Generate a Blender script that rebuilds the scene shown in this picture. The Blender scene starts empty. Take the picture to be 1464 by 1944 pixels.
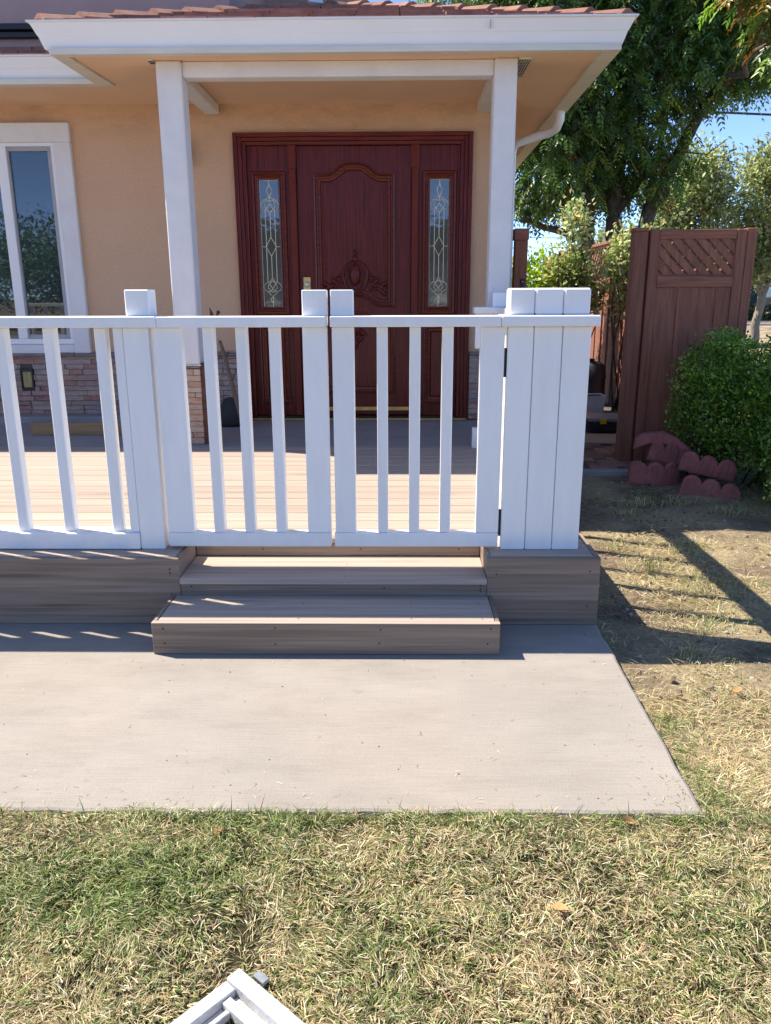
import bpy, math, random
import numpy as np
from mathutils import Vector, Matrix, Euler

random.seed(7)
RNG = np.random.default_rng(11)
S = bpy.context.scene
C = S.collection

# ------------------------------------------------------------------ camera
PITCH, YAW, ROLL = math.radians(15.3), math.radians(0.9), math.radians(0.2)
fw = Vector((-math.sin(YAW) * math.cos(PITCH), math.cos(YAW) * math.cos(PITCH), -math.sin(PITCH)))
r0 = Vector((math.cos(YAW), math.sin(YAW), 0))
u0 = r0.cross(fw)
RV = r0 * math.cos(ROLL) - u0 * math.sin(ROLL)
UV = r0 * math.sin(ROLL) + u0 * math.cos(ROLL)
CAM = Vector((0, 0, 1.22))
cd = bpy.data.cameras.new('camera')
cam = bpy.data.objects.new('camera', cd)
C.objects.link(cam)
cd.sensor_fit = 'HORIZONTAL'
cd.sensor_width = 36
cd.lens = 1500 / 1464 * 36
cd.clip_start = 0.05
cd.clip_end = 2000
m3 = Matrix((RV, UV, -fw)).transposed()
cam.matrix_world = Matrix.Translation(CAM) @ m3.to_4x4()
S.camera = cam

# ------------------------------------------------------------------ sky, sun, exposure
SUN = Vector((-0.72, 0.285, 1.0)).normalized()          # towards the sun
EL = math.asin(SUN.z)
AZ = math.atan2(SUN.x, SUN.y)
w = bpy.data.worlds.new('World')
S.world = w
w.use_nodes = True
wn = w.node_tree
bg = wn.nodes['Background']
sky = wn.nodes.new('ShaderNodeTexSky')
sky.sky_type = 'NISHITA'
sky.sun_disc = False
sky.sun_elevation = EL
sky.sun_rotation = AZ
sky.air_density = 0.36
sky.dust_density = 0.0
sky.ozone_density = 2.6
sky.altitude = 1500
wn.links.new(sky.outputs['Color'], bg.inputs['Color'])
bg.inputs['Strength'].default_value = 0.15
sd = bpy.data.lights.new('sun', 'SUN')
so = bpy.data.objects.new('sun', sd)
C.objects.link(so)
sd.energy = 2.9
sd.angle = math.radians(0.5)
sd.color = (1.0, 0.91, 0.77)
so.rotation_euler = SUN.to_track_quat('Z', 'Y').to_euler()
S.view_settings.view_transform = 'Standard'
S.view_settings.look = 'None'
S.view_settings.gamma = 1
S.view_settings.use_curve_mapping = False
S.view_settings.exposure = 1.72
S.cycles.max_bounces = 8
S.cycles.diffuse_bounces = 5
S.cycles.transparent_max_bounces = 12
S.cycles.use_denoising = True
S.cycles.sample_clamp_indirect = 8


# ------------------------------------------------------------------ helpers
def tag(o, label=None, cat=None, group=None, kind=None):
    if label: o['label'] = label
    if cat: o['category'] = cat
    if group: o['group'] = group
    if kind: o['kind'] = kind
    return o


WL = {}            # world location of every object built here


def thing(name, loc, label, cat, group=None):
    o = bpy.data.objects.new(name, None)
    o.empty_display_size = 0.1
    C.objects.link(o)
    o.location = loc
    WL[o.name] = Vector(loc)
    return tag(o, label, cat, group)


class B:
    """collects geometry in world coordinates"""
    def __init__(s):
        s.v, s.f = [], []

    def add(s, vs, fs):
        n = len(s.v)
        s.v += [tuple(v) for v in vs]
        s.f += [tuple(i + n for i in f) for f in fs]
        return s

    def box(s, x0, x1, y0, y1, z0, z1, c=0.0):
        if x0 > x1: x0, x1 = x1, x0
        if y0 > y1: y0, y1 = y1, y0
        if z0 > z1: z0, z1 = z1, z0
        if c <= 0:
            return s.add([(x0, y0, z0), (x1, y0, z0), (x1, y1, z0), (x0, y1, z0),
                          (x0, y0, z1), (x1, y0, z1), (x1, y1, z1), (x0, y1, z1)],
                         [(0, 3, 2, 1), (4, 5, 6, 7), (0, 1, 5, 4), (1, 2, 6, 5), (2, 3, 7, 6), (3, 0, 4, 7)])
        c = min(c, (x1 - x0) * .45, (y1 - y0) * .45, (z1 - z0) * .45)
        vs, idx = [], {}
        for i, (X, sx) in enumerate(((x0, 1), (x1, -1))):
            for j, (Y, sy) in enumerate(((y0, 1), (y1, -1))):
                for k, (Z, sz) in enumerate(((z0, 1), (z1, -1))):
                    for a in range(3):
                        p = [X + sx * c, Y + sy * c, Z + sz * c]
                        p[a] = (X, Y, Z)[a]
                        idx[i, j, k, a] = len(vs)
                        vs.append(p)
        fs = []
        g = idx
        for k in (0, 1):
            q = [g[0, 0, k, 2], g[1, 0, k, 2], g[1, 1, k, 2], g[0, 1, k, 2]]; fs.append(q if k else q[::-1])
            q = [g[0, k, 0, 1], g[1, k, 0, 1], g[1, k, 1, 1], g[0, k, 1, 1]]; fs.append(q[::-1] if k else q)
            q = [g[k, 0, 0, 0], g[k, 1, 0, 0], g[k, 1, 1, 0], g[k, 0, 1, 0]]; fs.append(q if k else q[::-1])
        for i in (0, 1):
            for j in (0, 1):
                fl = (i + j) % 2
                q = [g[i, j, 0, 0], g[i, j, 1, 0], g[i, j, 1, 1], g[i, j, 0, 1]]; fs.append(q if fl else q[::-1])
                q = [g[i, 0, j, 0], g[i, 0, j, 2], g[i, 1, j, 2], g[i, 1, j, 0]]; fs.append(q[::-1] if fl else q)
                q = [g[0, i, j, 1], g[0, i, j, 2], g[1, i, j, 2], g[1, i, j, 1]]; fs.append(q if fl else q[::-1])
                for k in (0, 1):
                    q = [g[i, j, k, 0], g[i, j, k, 1], g[i, j, k, 2]]
                    fs.append(q if (i + j + k) % 2 else q[::-1])
        return s.add(vs, fs)

    def prism(s, poly, axis, a0, a1):
        """extrude a 2D polygon along axis ('x': poly=(y,z), 'y': poly=(x,z), 'z': poly=(x,y))"""
        def P(p, a):
            return {'x': (a, p[0], p[1]), 'y': (p[0], a, p[1]), 'z': (p[0], p[1], a)}[axis]
        n = len(poly)
        vs = [P(p, a0) for p in poly] + [P(p, a1) for p in poly]
        fs = [tuple(range(n))[::-1], tuple(range(n, 2 * n))]
        fs += [(i, (i + 1) % n, n + (i + 1) % n, n + i) for i in range(n)]
        return s.add(vs, fs)

    def tube(s, pts, rad, n=6, cap=True):
        pts = [Vector(p) for p in pts]
        if not hasattr(rad, '__len__'): rad = [rad] * len(pts)
        vs, fs = [], []
        up = Vector((0.13, 0.21, 1)).normalized()
        for i, p in enumerate(pts):
            t = (pts[min(i + 1, len(pts) - 1)] - pts[max(i - 1, 0)]).normalized()
            a = t.cross(up)
            if a.length < .05: a = t.cross(Vector((1, 0, 0)))
            a.normalize()
            b = t.cross(a)
            for k in range(n):
                th = 2 * math.pi * k / n
                vs.append(p + (a * math.cos(th) + b * math.sin(th)) * rad[i])
        for i in range(len(pts) - 1):
            for k in range(n):
                fs.append((i * n + k, (i + 1) * n + k, (i + 1) * n + (k + 1) % n, i * n + (k + 1) % n))
        if cap:
            fs.append(tuple(range(n)))
            fs.append(tuple(range((len(pts) - 1) * n, len(pts) * n))[::-1])
        return s.add(vs, fs)

    def lathe(s, c, prof, n=16, axis='z'):
        vs, fs = [], []
        for (r, h) in prof:
            for k in range(n):
                th = 2 * math.pi * k / n
                x, y = r * math.cos(th), r * math.sin(th)
                v = (x, y, h) if axis == 'z' else (x, -h, y)
                vs.append((c[0] + v[0], c[1] + v[1], c[2] + v[2]))
        for i in range(len(prof) - 1):
            for k in range(n):
                fs.append((i * n + k, i * n + (k + 1) % n, (i + 1) * n + (k + 1) % n, (i + 1) * n + k))
        fs.append(tuple(range(n))[::-1])
        fs.append(tuple(range((len(prof) - 1) * n, len(prof) * n)))
        return s.add(vs, fs)

    def ball(s, c, rx, ry, rz, n=10, m=7, rot=0.0):
        vs, fs = [], []
        cr, sr = math.cos(rot), math.sin(rot)
        for i in range(m + 1):
            ph = math.pi * i / m
            for k in range(n):
                th = 2 * math.pi * k / n
                x, y, z = rx * math.sin(ph) * math.cos(th), ry * math.sin(ph) * math.sin(th), rz * math.cos(ph)
                x, z = x * cr - z * sr, x * sr + z * cr
                vs.append((c[0] + x, c[1] + y, c[2] + z))
        for i in range(m):
            for k in range(n):
                fs.append((i * n + k, (i + 1) * n + k, (i + 1) * n + (k + 1) % n, i * n + (k + 1) % n))
        return s.add(vs, fs)

    def sweep(s, path, prof, closed=True, axis='y', y0=0.0):
        """profile (offset outward, height towards viewer) along a 2D path in the XZ plane at depth y0"""
        n = len(path)
        vs, fs = [], []
        for i in range(n):
            p = Vector(path[i])
            a = Vector(path[i - 1]) if (closed or i > 0) else p
            b = Vector(path[(i + 1) % n]) if (closed or i < n - 1) else p
            d1 = (p - a).normalized() if (p - a).length > 1e-9 else (b - p).normalized()
            d2 = (b - p).normalized() if (b - p).length > 1e-9 else d1
            n1, n2 = Vector((d1.y, -d1.x)), Vector((d2.y, -d2.x))
            nn = (n1 + n2)
            if nn.length < 1e-6: nn = n1
            nn.normalize()
            k = 1 / max(.5, nn.dot(n1))
            for (o, h) in prof:
                q = p + nn * o * k
                vs.append((q.x, y0 - h, q.y) if axis == 'y' else (q.x, q.y, h))
        m = len(prof)
        for i in range(n if closed else n - 1):
            j = (i + 1) % n
            for k in range(m - 1):
                fs.append((i * m + k, i * m + k + 1, j * m + k + 1, j * m + k))
        if not closed:
            fs.append(tuple(range(m))); fs.append(tuple(range((n - 1) * m, n * m))[::-1])
        return s.add(vs, fs)

    def rotz(s, c, ang, tilt=0.0, axis='z'):
        R = Matrix.Rotation(ang, 3, axis)
        s.v = [tuple(R @ (Vector(v) - Vector(c)) + Vector(c)) for v in s.v]
        return s


MESHES = {}


def link(name, me, mat, parent, wloc, rot=None):
    o = bpy.data.objects.new(name, me)
    C.objects.link(o)
    if mat and not me.materials: me.materials.append(mat)
    if rot: o.rotation_euler = rot
    wloc = Vector(wloc)
    if parent:
        o.parent = parent
        o.location = wloc - WL[parent.name]
    else:
        o.location = wloc
    WL[o.name] = wloc
    return o


def obj(name, b, mat, parent=None, smooth=False, origin=None, key=None):
    vs = np.array(b.v, dtype=float)
    if origin is None:
        lo, hi = vs.min(0), vs.max(0)
        origin = (lo + hi) / 2
    me = None
    if key is not None:
        me = MESHES.get(key)
    if me is None:
        me = bpy.data.meshes.new(name)
        me.from_pydata((vs - np.array(origin)).tolist(), [], b.f)
        me.update()
        if smooth:
            for p in me.polygons: p.use_smooth = True
        if key is not None: MESHES[key] = me
    return link(name, me, mat, parent, origin)


def bx(name, mat, parent, x0, x1, y0, y1, z0, z1, c=.003):
    """one bevelled box as its own object; boxes of the same size share a mesh"""
    key = ('box', mat.name, round(x1 - x0, 4), round(y1 - y0, 4), round(z1 - z0, 4), c)
    return obj(name, B().box(x0, x1, y0, y1, z0, z1, c), mat, parent, key=key)


# ------------------------------------------------------------------ materials
def nodes(name):
    m = bpy.data.materials.new(name)
    m.use_nodes = True
    nt = m.node_tree
    return m, nt, nt.nodes['Principled BSDF']


def N(nt, t, **k):
    n = nt.nodes.new(t)
    for a, v in k.items(): setattr(n, a, v)
    return n


def coords(nt, scale=(1, 1, 1), world=False):
    L = nt.links.new
    if world:
        g = N(nt, 'ShaderNodeNewGeometry')
        src = g.outputs['Position']
    else:
        tc = N(nt, 'ShaderNodeTexCoord')
        oi = N(nt, 'ShaderNodeObjectInfo')
        mu = N(nt, 'ShaderNodeMath', operation='MULTIPLY')
        mu.inputs[1].default_value = 53.0
        L(oi.outputs['Random'], mu.inputs[0])
        va = N(nt, 'ShaderNodeVectorMath', operation='ADD')
        L(tc.outputs['Object'], va.inputs[0])
        L(mu.outputs[0], va.inputs[1])
        src = va.outputs[0]
    mp = N(nt, 'ShaderNodeMapping')
    mp.inputs['Scale'].default_value = scale
    L(src, mp.inputs['Vector'])
    return mp.outputs['Vector']


def noise(nt, vec, scale, detail=6, rough=.6):
    n = N(nt, 'ShaderNodeTexNoise')
    n.inputs['Scale'].default_value = scale
    n.inputs['Detail'].default_value = detail
    n.inputs['Roughness'].default_value = rough
    nt.links.new(vec, n.inputs['Vector'])
    return n.outputs['Fac']


def ramp(nt, fac, stops):
    r = N(nt, 'ShaderNodeValToRGB')
    e = r.color_ramp.elements
    while len(e) < len(stops): e.new(0.5)
    for i, (p, c) in enumerate(stops):
        e[i].position = p
        e[i].color = (c, c, c, 1) if not hasattr(c, '__len__') else (*c[:3], 1)
    nt.links.new(fac, r.inputs['Fac'])
    return r.outputs['Color']


def mix(nt, fac, a, b, mode='MIX'):
    m = N(nt, 'ShaderNodeMix', data_type='RGBA', blend_type=mode)
    for i, v in ((0, fac), (6, a), (7, b)):
        if hasattr(v, 'is_linked') or hasattr(v, 'links'):
            nt.links.new(v, m.inputs[i])
        elif i == 0: m.inputs[0].default_value = v
        else: m.inputs[i].default_value = (*v[:3], 1)
    return m.outputs[2]


def bump(nt, p, h, strength=.3, dist=.01):
    b = N(nt, 'ShaderNodeBump')
    b.inputs['Strength'].default_value = strength
    b.inputs['Distance'].default_value = dist
    nt.links.new(h, b.inputs['Height'])
    nt.links.new(b.outputs['Normal'], p.inputs['Normal'])


def objrand(nt, col, amt):
    oi = N(nt, 'ShaderNodeObjectInfo')
    mr = N(nt, 'ShaderNodeMapRange')
    mr.inputs['To Min'].default_value = 1 - amt
    mr.inputs['To Max'].default_value = 1 + amt
    nt.links.new(oi.outputs['Random'], mr.inputs['Value'])
    h = N(nt, 'ShaderNodeHueSaturation')
    nt.links.new(mr.outputs[0], h.inputs['Value'])
    nt.links.new(col, h.inputs['Color'])
    return h.outputs['Color']


def basic(name, col, rough=.6, var=.12, scale=6, stretch=(1, 1, 1), bmp=0, bs=80, bd=.004, rnd=0.0, metal=0, spec=.5, col2=None, world=False, coat=0):
    m, nt, p = nodes(name)
    v = coords(nt, stretch, world)
    a = [c * (1 - var) for c in col]
    b = col2 or [min(1, c * (1 + var)) for c in col]
    c = ramp(nt, noise(nt, v, scale), [(.3, a), (.7, b)])
    if rnd: c = objrand(nt, c, rnd)
    nt.links.new(c, p.inputs['Base Color'])
    p.inputs['Roughness'].default_value = rough
    p.inputs['Metallic'].default_value = metal
    p.inputs['Specular IOR Level'].default_value = spec
    p.inputs['Coat Weight'].default_value = coat
    if bmp: bump(nt, p, noise(nt, v, bs, 4), bmp, bd)
    return m


def composite(name, axis, light, dark, strong=0):
    """grooved wood-grain composite board, grain along axis"""
    m, nt, p = nodes(name)
    st = [30, 30, 30]; st[axis] = 1.1
    v = coords(nt, st)
    f1 = noise(nt, v, 1.0, 8, .65)
    st2 = [70, 70, 70]; st2[axis] = 1.6
    v2 = coords(nt, st2)
    f2 = noise(nt, v2, .9, 3, .5)
    base = ramp(nt, f1, [(.3, dark), (.52, [(a + b) / 2 for a, b in zip(light, dark)]), (.72, light)])
    st3 = [42 if strong else 14] * 3; st3[axis] = .9
    f3 = noise(nt, coords(nt, st3), 1.0, 5, .6)
    streak = ramp(nt, f3, [(.36, .42), (.43, 1.0)] if strong else [(.33, .5), (.41, 1.0)])
    c = mix(nt, .55 if strong else .5, base, streak, 'MULTIPLY')
    c = mix(nt, .6 if strong else .35, c, ramp(nt, f2, [(.35, .5), (.6, 1.0)]), 'MULTIPLY')
    c = objrand(nt, c, .10)
    nt.links.new(c, p.inputs['Base Color'])
    p.inputs['Roughness'].default_value = .62
    p.inputs['Specular IOR Level'].default_value = .35
    bump(nt, p, f2, .25, .0015)
    return m


M = {}
M['deck'] = composite('composite_deck_boards', 0, (.50, .405, .335), (.40, .32, .265))
M['fascia'] = composite('composite_fascia_boards', 0, (.36, .275, .215), (.235, .175, .132), 1)
M['fascia_y'] = composite('composite_fascia_boards_side', 1, (.36, .275, .215), (.235, .175, .132), 1)


def white_paint():
    m, nt, p = nodes('white_paint')
    v = coords(nt, (6, 6, 1.2))
    f = noise(nt, v, 3, 6)
    c = ramp(nt, f, [(.25, (.82, .822, .82)), (.6, (.88, .878, .87))])
    d = ramp(nt, noise(nt, coords(nt), 19, 8, .7), [(.22, .72), (.30, 1)])
    c = mix(nt, .7, c, d, 'MULTIPLY')
    c = objrand(nt, c, .025)
    nt.links.new(c, p.inputs['Base Color'])
    p.inputs['Roughness'].default_value = .42
    bump(nt, p, noise(nt, coords(nt, (60, 60, 8)), 2, 4), .15, .002)
    return m


M['white'] = white_paint()
M['white_stucco'] = basic('white_stucco_trim', (.72, .71, .70), .85, .06, 5, bmp=.5, bs=110, bd=.006)
M['gutter'] = basic('white_gutter_metal', (.78, .79, .80), .35, .03, 2, bmp=.03, bs=5)
M['cream'] = basic('cream_fascia_paint', (.66, .62, .53), .6, .08, 4, stretch=(1, 6, 6), bmp=.1)


def stucco():
    m, nt, p = nodes('tan_stucco')
    v = coords(nt, world=True)
    c = ramp(nt, noise(nt, v, 1.3, 6), [(.3, (.66, .43, .275)), (.7, (.72, .475, .305))])
    c = mix(nt, .5, c, ramp(nt, noise(nt, v, 60, 4), [(.3, .82), (.6, 1.0)]), 'MULTIPLY')
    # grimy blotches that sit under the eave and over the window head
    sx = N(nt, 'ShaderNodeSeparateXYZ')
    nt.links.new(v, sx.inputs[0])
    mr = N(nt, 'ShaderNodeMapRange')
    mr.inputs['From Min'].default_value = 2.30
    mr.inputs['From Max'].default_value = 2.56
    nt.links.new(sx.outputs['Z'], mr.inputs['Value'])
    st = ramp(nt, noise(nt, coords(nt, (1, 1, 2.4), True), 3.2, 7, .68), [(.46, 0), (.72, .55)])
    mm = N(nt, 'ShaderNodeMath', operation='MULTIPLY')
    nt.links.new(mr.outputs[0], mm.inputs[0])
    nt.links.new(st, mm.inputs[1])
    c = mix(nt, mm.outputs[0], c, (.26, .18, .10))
    nt.links.new(c, p.inputs['Base Color'])
    p.inputs['Roughness'].default_value = .9
    p.inputs['Specular IOR Level'].default_value = .2
    bump(nt, p, noise(nt, v, 130, 5, .65), .9, .009)
    return m


M['stucco'] = stucco()
M['hazed_tan'] = basic('tan_stucco_hazy_shade', (.40, .27, .25), .9, .05, 3, bmp=.3, bs=90)  # tan wall; its deep shade and bluish haze are painted in as mauve
M['taupe'] = basic('taupe_upper_stucco', (.36, .27, .22), .9, .05, 3, bmp=.3, bs=90)
M['soffit'] = basic('tan_soffit', (.76, .51, .335), .9, .06, 2.0, bmp=.35, bs=120, bd=.004, world=True)
M['mahogany'] = basic('mahogany_door', (.118, .018, .014), .30, .42, 3, stretch=(26, 26, 1.2), bmp=.06, bs=6, spec=.25)
M['mahogany_h'] = basic('mahogany_rails', (.145, .027, .015), .27, .4, 3, stretch=(1.2, 26, 26), bmp=.06, bs=6, spec=.25)
M['brown_trim'] = basic('dark_brown_mullion', (.15, .026, .017), .5, .25, 3, stretch=(26, 26, 1.2), spec=.2)
M['brass'] = basic('aged_brass', (.62, .46, .18), .34, .2, 20, metal=1)
M['came'] = basic('pale_brass_caming', (.86, .78, .50), .4, .1, 20, metal=.2)
M['black'] = basic('black_metal', (.012, .012, .013), .5, .2, 20)
M['screen'] = basic('grey_window_sash', (.36, .36, .37), .5, .05, 10)
M['vinyl'] = basic('white_vinyl', (.80, .80, .80), .35, .02, 5)
M['zinc'] = basic('galvanised_metal', (.55, .57, .58), .38, .2, 30, metal=.9)


def glass(name, tint=(.008, .022, .028), refl=.24, see=.0, wob=.0):
    m, nt, p = nodes(name)
    p.inputs['Base Color'].default_value = (*tint, 1)
    p.inputs['Roughness'].default_value = .6
    gl = N(nt, 'ShaderNodeBsdfGlossy')
    gl.inputs['Roughness'].default_value = .015
    gl.inputs['Color'].default_value = (.92, .96, 1, 1)
    if wob:
        b = N(nt, 'ShaderNodeBump')
        b.inputs['Strength'].default_value = wob
        b.inputs['Distance'].default_value = .01
        nt.links.new(noise(nt, coords(nt), 9, 3), b.inputs['Height'])
        nt.links.new(b.outputs[0], gl.inputs['Normal'])
    ms = N(nt, 'ShaderNodeMixShader')
    lw = N(nt, 'ShaderNodeFresnel')
    lw.inputs['IOR'].default_value = 1.45
    ad = N(nt, 'ShaderNodeMath', operation='ADD')
    ad.inputs[1].default_value = refl
    ad.use_clamp = True
    nt.links.new(lw.outputs[0], ad.inputs[0])
    nt.links.new(ad.outputs[0], ms.inputs[0])
    under = p.outputs[0]
    if see:
        tr = N(nt, 'ShaderNodeBsdfTransparent')
        tr.inputs['Color'].default_value = (.75, .85, .85, 1)
        m2 = N(nt, 'ShaderNodeMixShader')
        m2.inputs[0].default_value = see
        nt.links.new(p.outputs[0], m2.inputs[1]); nt.links.new(tr.outputs[0], m2.inputs[2])
        under = m2.outputs[0]
    nt.links.new(under, ms.inputs[1])
    nt.links.new(gl.outputs[0], ms.inputs[2])
    nt.links.new(ms.outputs[0], nt.nodes['Material Output'].inputs[0])
    return m


M['glass'] = glass('window_glass', refl=.05, see=.4)
M['side_glass'] = glass('leaded_glass', (.02, .03, .028), refl=.07, wob=.10)
M['lens'] = basic('olive_glass_lens', (.16, .16, .06), .15, .35, 18, stretch=(3, 1, .3), spec=.8)


def stone_mat(name='split_stone', warm=0.0):
    m, nt, p = nodes(name)
    oi = N(nt, 'ShaderNodeObjectInfo')
    if warm:
        cols = [(0, (.50, .30, .19)), (.25, (.60, .41, .29)), (.5, (.54, .31, .20)), (.75, (.62, .48, .36)), (1, (.48, .33, .26))]
    else:
        cols = [(0, (.38, .22, .19)), (.18, (.44, .31, .25)), (.36, (.31, .25, .25)), (.52, (.52, .36, .26)), (.68, (.34, .14, .11)), (.84, (.42, .34, .31)), (1, (.50, .29, .23))]
    c = ramp(nt, oi.outputs['Random'], cols)
    v = coords(nt, (1, 1, 2.2))
    c = mix(nt, .6, c, ramp(nt, noise(nt, v, 22, 7, .7), [(.28, .38), (.5, .85), (.7, 1.15)]), 'MULTIPLY')
    vn = ramp(nt, noise(nt, coords(nt, (1, 1, 3)), 9, 5, .8), [(.47, 0), (.5, .5), (.53, 0)])
    c = mix(nt, vn, c, (.55, .47, .40))
    nt.links.new(c, p.inputs['Base Color'])
    p.inputs['Roughness'].default_value = .85
    bump(nt, p, noise(nt, v, 45, 6, .7), .7, .01)
    return m


M['stone'] = stone_mat()
M['stone_warm'] = stone_mat('split_stone_pier', 1)
M['mortar'] = basic('veneer_backing', (.10, .085, .08), .95, .2, 30, bmp=.4)
M['ledge'] = basic('stone_ledge', (.20, .165, .15), .85, .25, 14, stretch=(1, 1, 3), bmp=.6, bs=40)


def concrete(name, col, stain=.25, broom=True):
    m, nt, p = nodes(name)
    v = coords(nt, world=True)
    c0 = [x * .86 for x in col]
    c = ramp(nt, noise(nt, v, 1.7, 7, .62), [(.3, c0), (.7, [min(1, x * 1.06) for x in col])])
    warm = ramp(nt, noise(nt, v, .9, 4), [(.45, 0), (.75, .45)])
    c = mix(nt, warm, c, (col[0] * 1.0, col[1] * .90, col[2] * .80))
    c = mix(nt, .6, c, ramp(nt, noise(nt, coords(nt, (1.5, 60, 1), True), 4, 4), [(.3, .80), (.6, 1)]), 'MULTIPLY')
    c = mix(nt, .5, c, ramp(nt, noise(nt, v, 150, 3), [(.3, .78), (.5, 1)]), 'MULTIPLY')
    c = mix(nt, .55, c, ramp(nt, noise(nt, coords(nt, (.8, 2.2, 1), True), 3.1, 8, .7), [(.32, .80), (.5, 1.0), (.68, 1.07)]), 'MULTIPLY')
    sp = ramp(nt, noise(nt, coords(nt, (1, 1.4, 1), True), 5.5, 9, .75), [(.29, stain), (.38, 0)])
    c = mix(nt, sp, c, (.12, .095, .075))
    nt.links.new(c, p.inputs['Base Color'])
    p.inputs['Roughness'].default_value = .88
    p.inputs['Specular IOR Level'].default_value = .25
    h = noise(nt, coords(nt, (3, 120, 1), True), 4, 3)
    h2 = noise(nt, v, 220, 3)
    ad = N(nt, 'ShaderNodeMath', operation='ADD')
    nt.links.new(h, ad.inputs[0]); nt.links.new(h2, ad.inputs[1])
    bump(nt, p, ad.outputs[0], .45, .003)
    return m


M['slab'] = concrete('broom_finished_concrete', (.355, .320, .283))
M['landing'] = concrete('porch_concrete', (.34, .33, .32), .35)
M['fence'] = basic('brown_stained_fence', (.275, .102, .060), .78, .32, 2.5, stretch=(22, 22, 1.3), bmp=.35, bs=5, bd=.004, rnd=.16)
M['fence_h'] = basic('brown_stained_rail', (.275, .102, .060), .78, .32, 2.5, stretch=(1.3, 22, 22), bmp=.35, bs=5, bd=.004, rnd=.12)
M['tile'] = basic('terracotta_roof_tile', (.27, .125, .088), .85, .28, 11, bmp=.6, bs=60, rnd=.22)
M['tile_dark'] = basic('roof_underlay', (.05, .032, .026), .9, .2, 10)
M['block'] = basic('pink_concrete_edging', (.33, .118, .104), .92, .26, 9, bmp=.6, bs=70, bd=.006, rnd=.10)
M['brick'] = basic('clay_paver', (.27, .14, .10), .88, .25, 14, bmp=.4, bs=60, rnd=.3)
M['bark'] = basic('tree_bark', (.10, .075, .058), .95, .45, 5, stretch=(6, 6, 1), bmp=.9, bs=8, bd=.03)
M['bark_pale'] = basic('pale_bark', (.26, .22, .17), .95, .35, 5, stretch=(6, 6, 1), bmp=.7, bs=8, bd=.03)
M['pine'] = basic('raw_pine', (.31, .185, .09), .65, .2, 3, stretch=(1.2, 20, 20), bmp=.1, bs=6)
M['stick'] = basic('weathered_handle', (.22, .14, .09), .7, .2, 4, stretch=(10, 10, 1))
M['rust'] = basic('rusty_metal', (.10, .040, .026), .8, .4, 30, bmp=.4)
M['planter'] = basic('white_planter_box', (.84, .83, .82), .7, .12, 9, bmp=.1)
M['plastic_black'] = basic('black_plastic', (.018, .018, .02), .45, .2, 9, bmp=.08)
M['yellow'] = basic('yellow_latch', (.75, .46, .02), .45, .05, 9)
M['grey_lid'] = basic('clear_grey_lid', (.30, .28, .27), .3, .3, 14, bmp=.1)
M['plywood'] = basic('plywood_sheet', (.42, .30, .20), .8, .15, 5, stretch=(1, 8, 8))
M['drum'] = basic('slate_blue_plastic', (.022, .026, .036), .55, .15, 6)
M['dark_bag'] = basic('dark_canvas', (.035, .032, .030), .85, .3, 14, bmp=.5, bs=20)
M['asphalt'] = basic('pale_worn_asphalt', (.36, .355, .35), .9, .15, 2, bmp=.3, bs=60, world=True)
M['kerb'] = basic('kerb_concrete', (.40, .39, .37), .9, .12, 4)
M['green_wall'] = basic('dark_green_siding', (.018, .040, .034), .8, .2, 3)
M['roof_far'] = basic('grey_shingle_roof', (.055, .055, .058), .9, .25, 9, bmp=.4)
M['far_wall'] = basic('cream_siding', (.72, .69, .63), .85, .06, 3)
M['cable'] = basic('black_cable', (.015, .017, .022), .6, .1, 9)
M['old_white'] = basic('chipped_white_paint', (.50, .48, .46), .6, .15, 22, col2=(.70, .70, .70), bmp=.4, bs=60)


def ground_mat():
    m, nt, p = nodes('soil_thatch_and_lawn_shade')
    v = coords(nt, world=True)
    soil = ramp(nt, noise(nt, v, 24, 8, .7), [(.3, (.125, .092, .066)), (.7, (.31, .24, .17))])
    straw = ramp(nt, noise(nt, coords(nt, (1, 1, 1), True), 55, 6, .7), [(.3, (.20, .17, .10)), (.65, (.54, .44, .27))])
    f = ramp(nt, noise(nt, v, 1.6, 5, .6), [(.42, 0), (.58, 1)])
    c = mix(nt, f, soil, straw)
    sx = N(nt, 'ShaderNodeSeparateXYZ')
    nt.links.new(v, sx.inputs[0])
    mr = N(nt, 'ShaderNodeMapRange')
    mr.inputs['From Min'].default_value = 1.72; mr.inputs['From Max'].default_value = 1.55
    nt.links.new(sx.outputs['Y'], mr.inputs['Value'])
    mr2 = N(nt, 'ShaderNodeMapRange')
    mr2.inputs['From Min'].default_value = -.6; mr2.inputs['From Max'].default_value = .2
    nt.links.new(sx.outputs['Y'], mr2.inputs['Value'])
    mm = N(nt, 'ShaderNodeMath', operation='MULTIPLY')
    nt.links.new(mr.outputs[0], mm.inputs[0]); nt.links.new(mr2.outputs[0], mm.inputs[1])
    c = mix(nt, mm.outputs[0], c, ramp(nt, noise(nt, v, 70, 4), [(.3, (.030, .027, .014)), (.7, (.085, .072, .04))]))  # near-black under the front lawn stands in for shade between the blades
    nt.links.new(c, p.inputs['Base Color'])
    p.inputs['Roughness'].default_value = 1
    p.inputs['Specular IOR Level'].default_value = .1
    bump(nt, p, noise(nt, v, 45, 8, .75), .9, .02)
    return m


M['ground'] = ground_mat()


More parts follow.
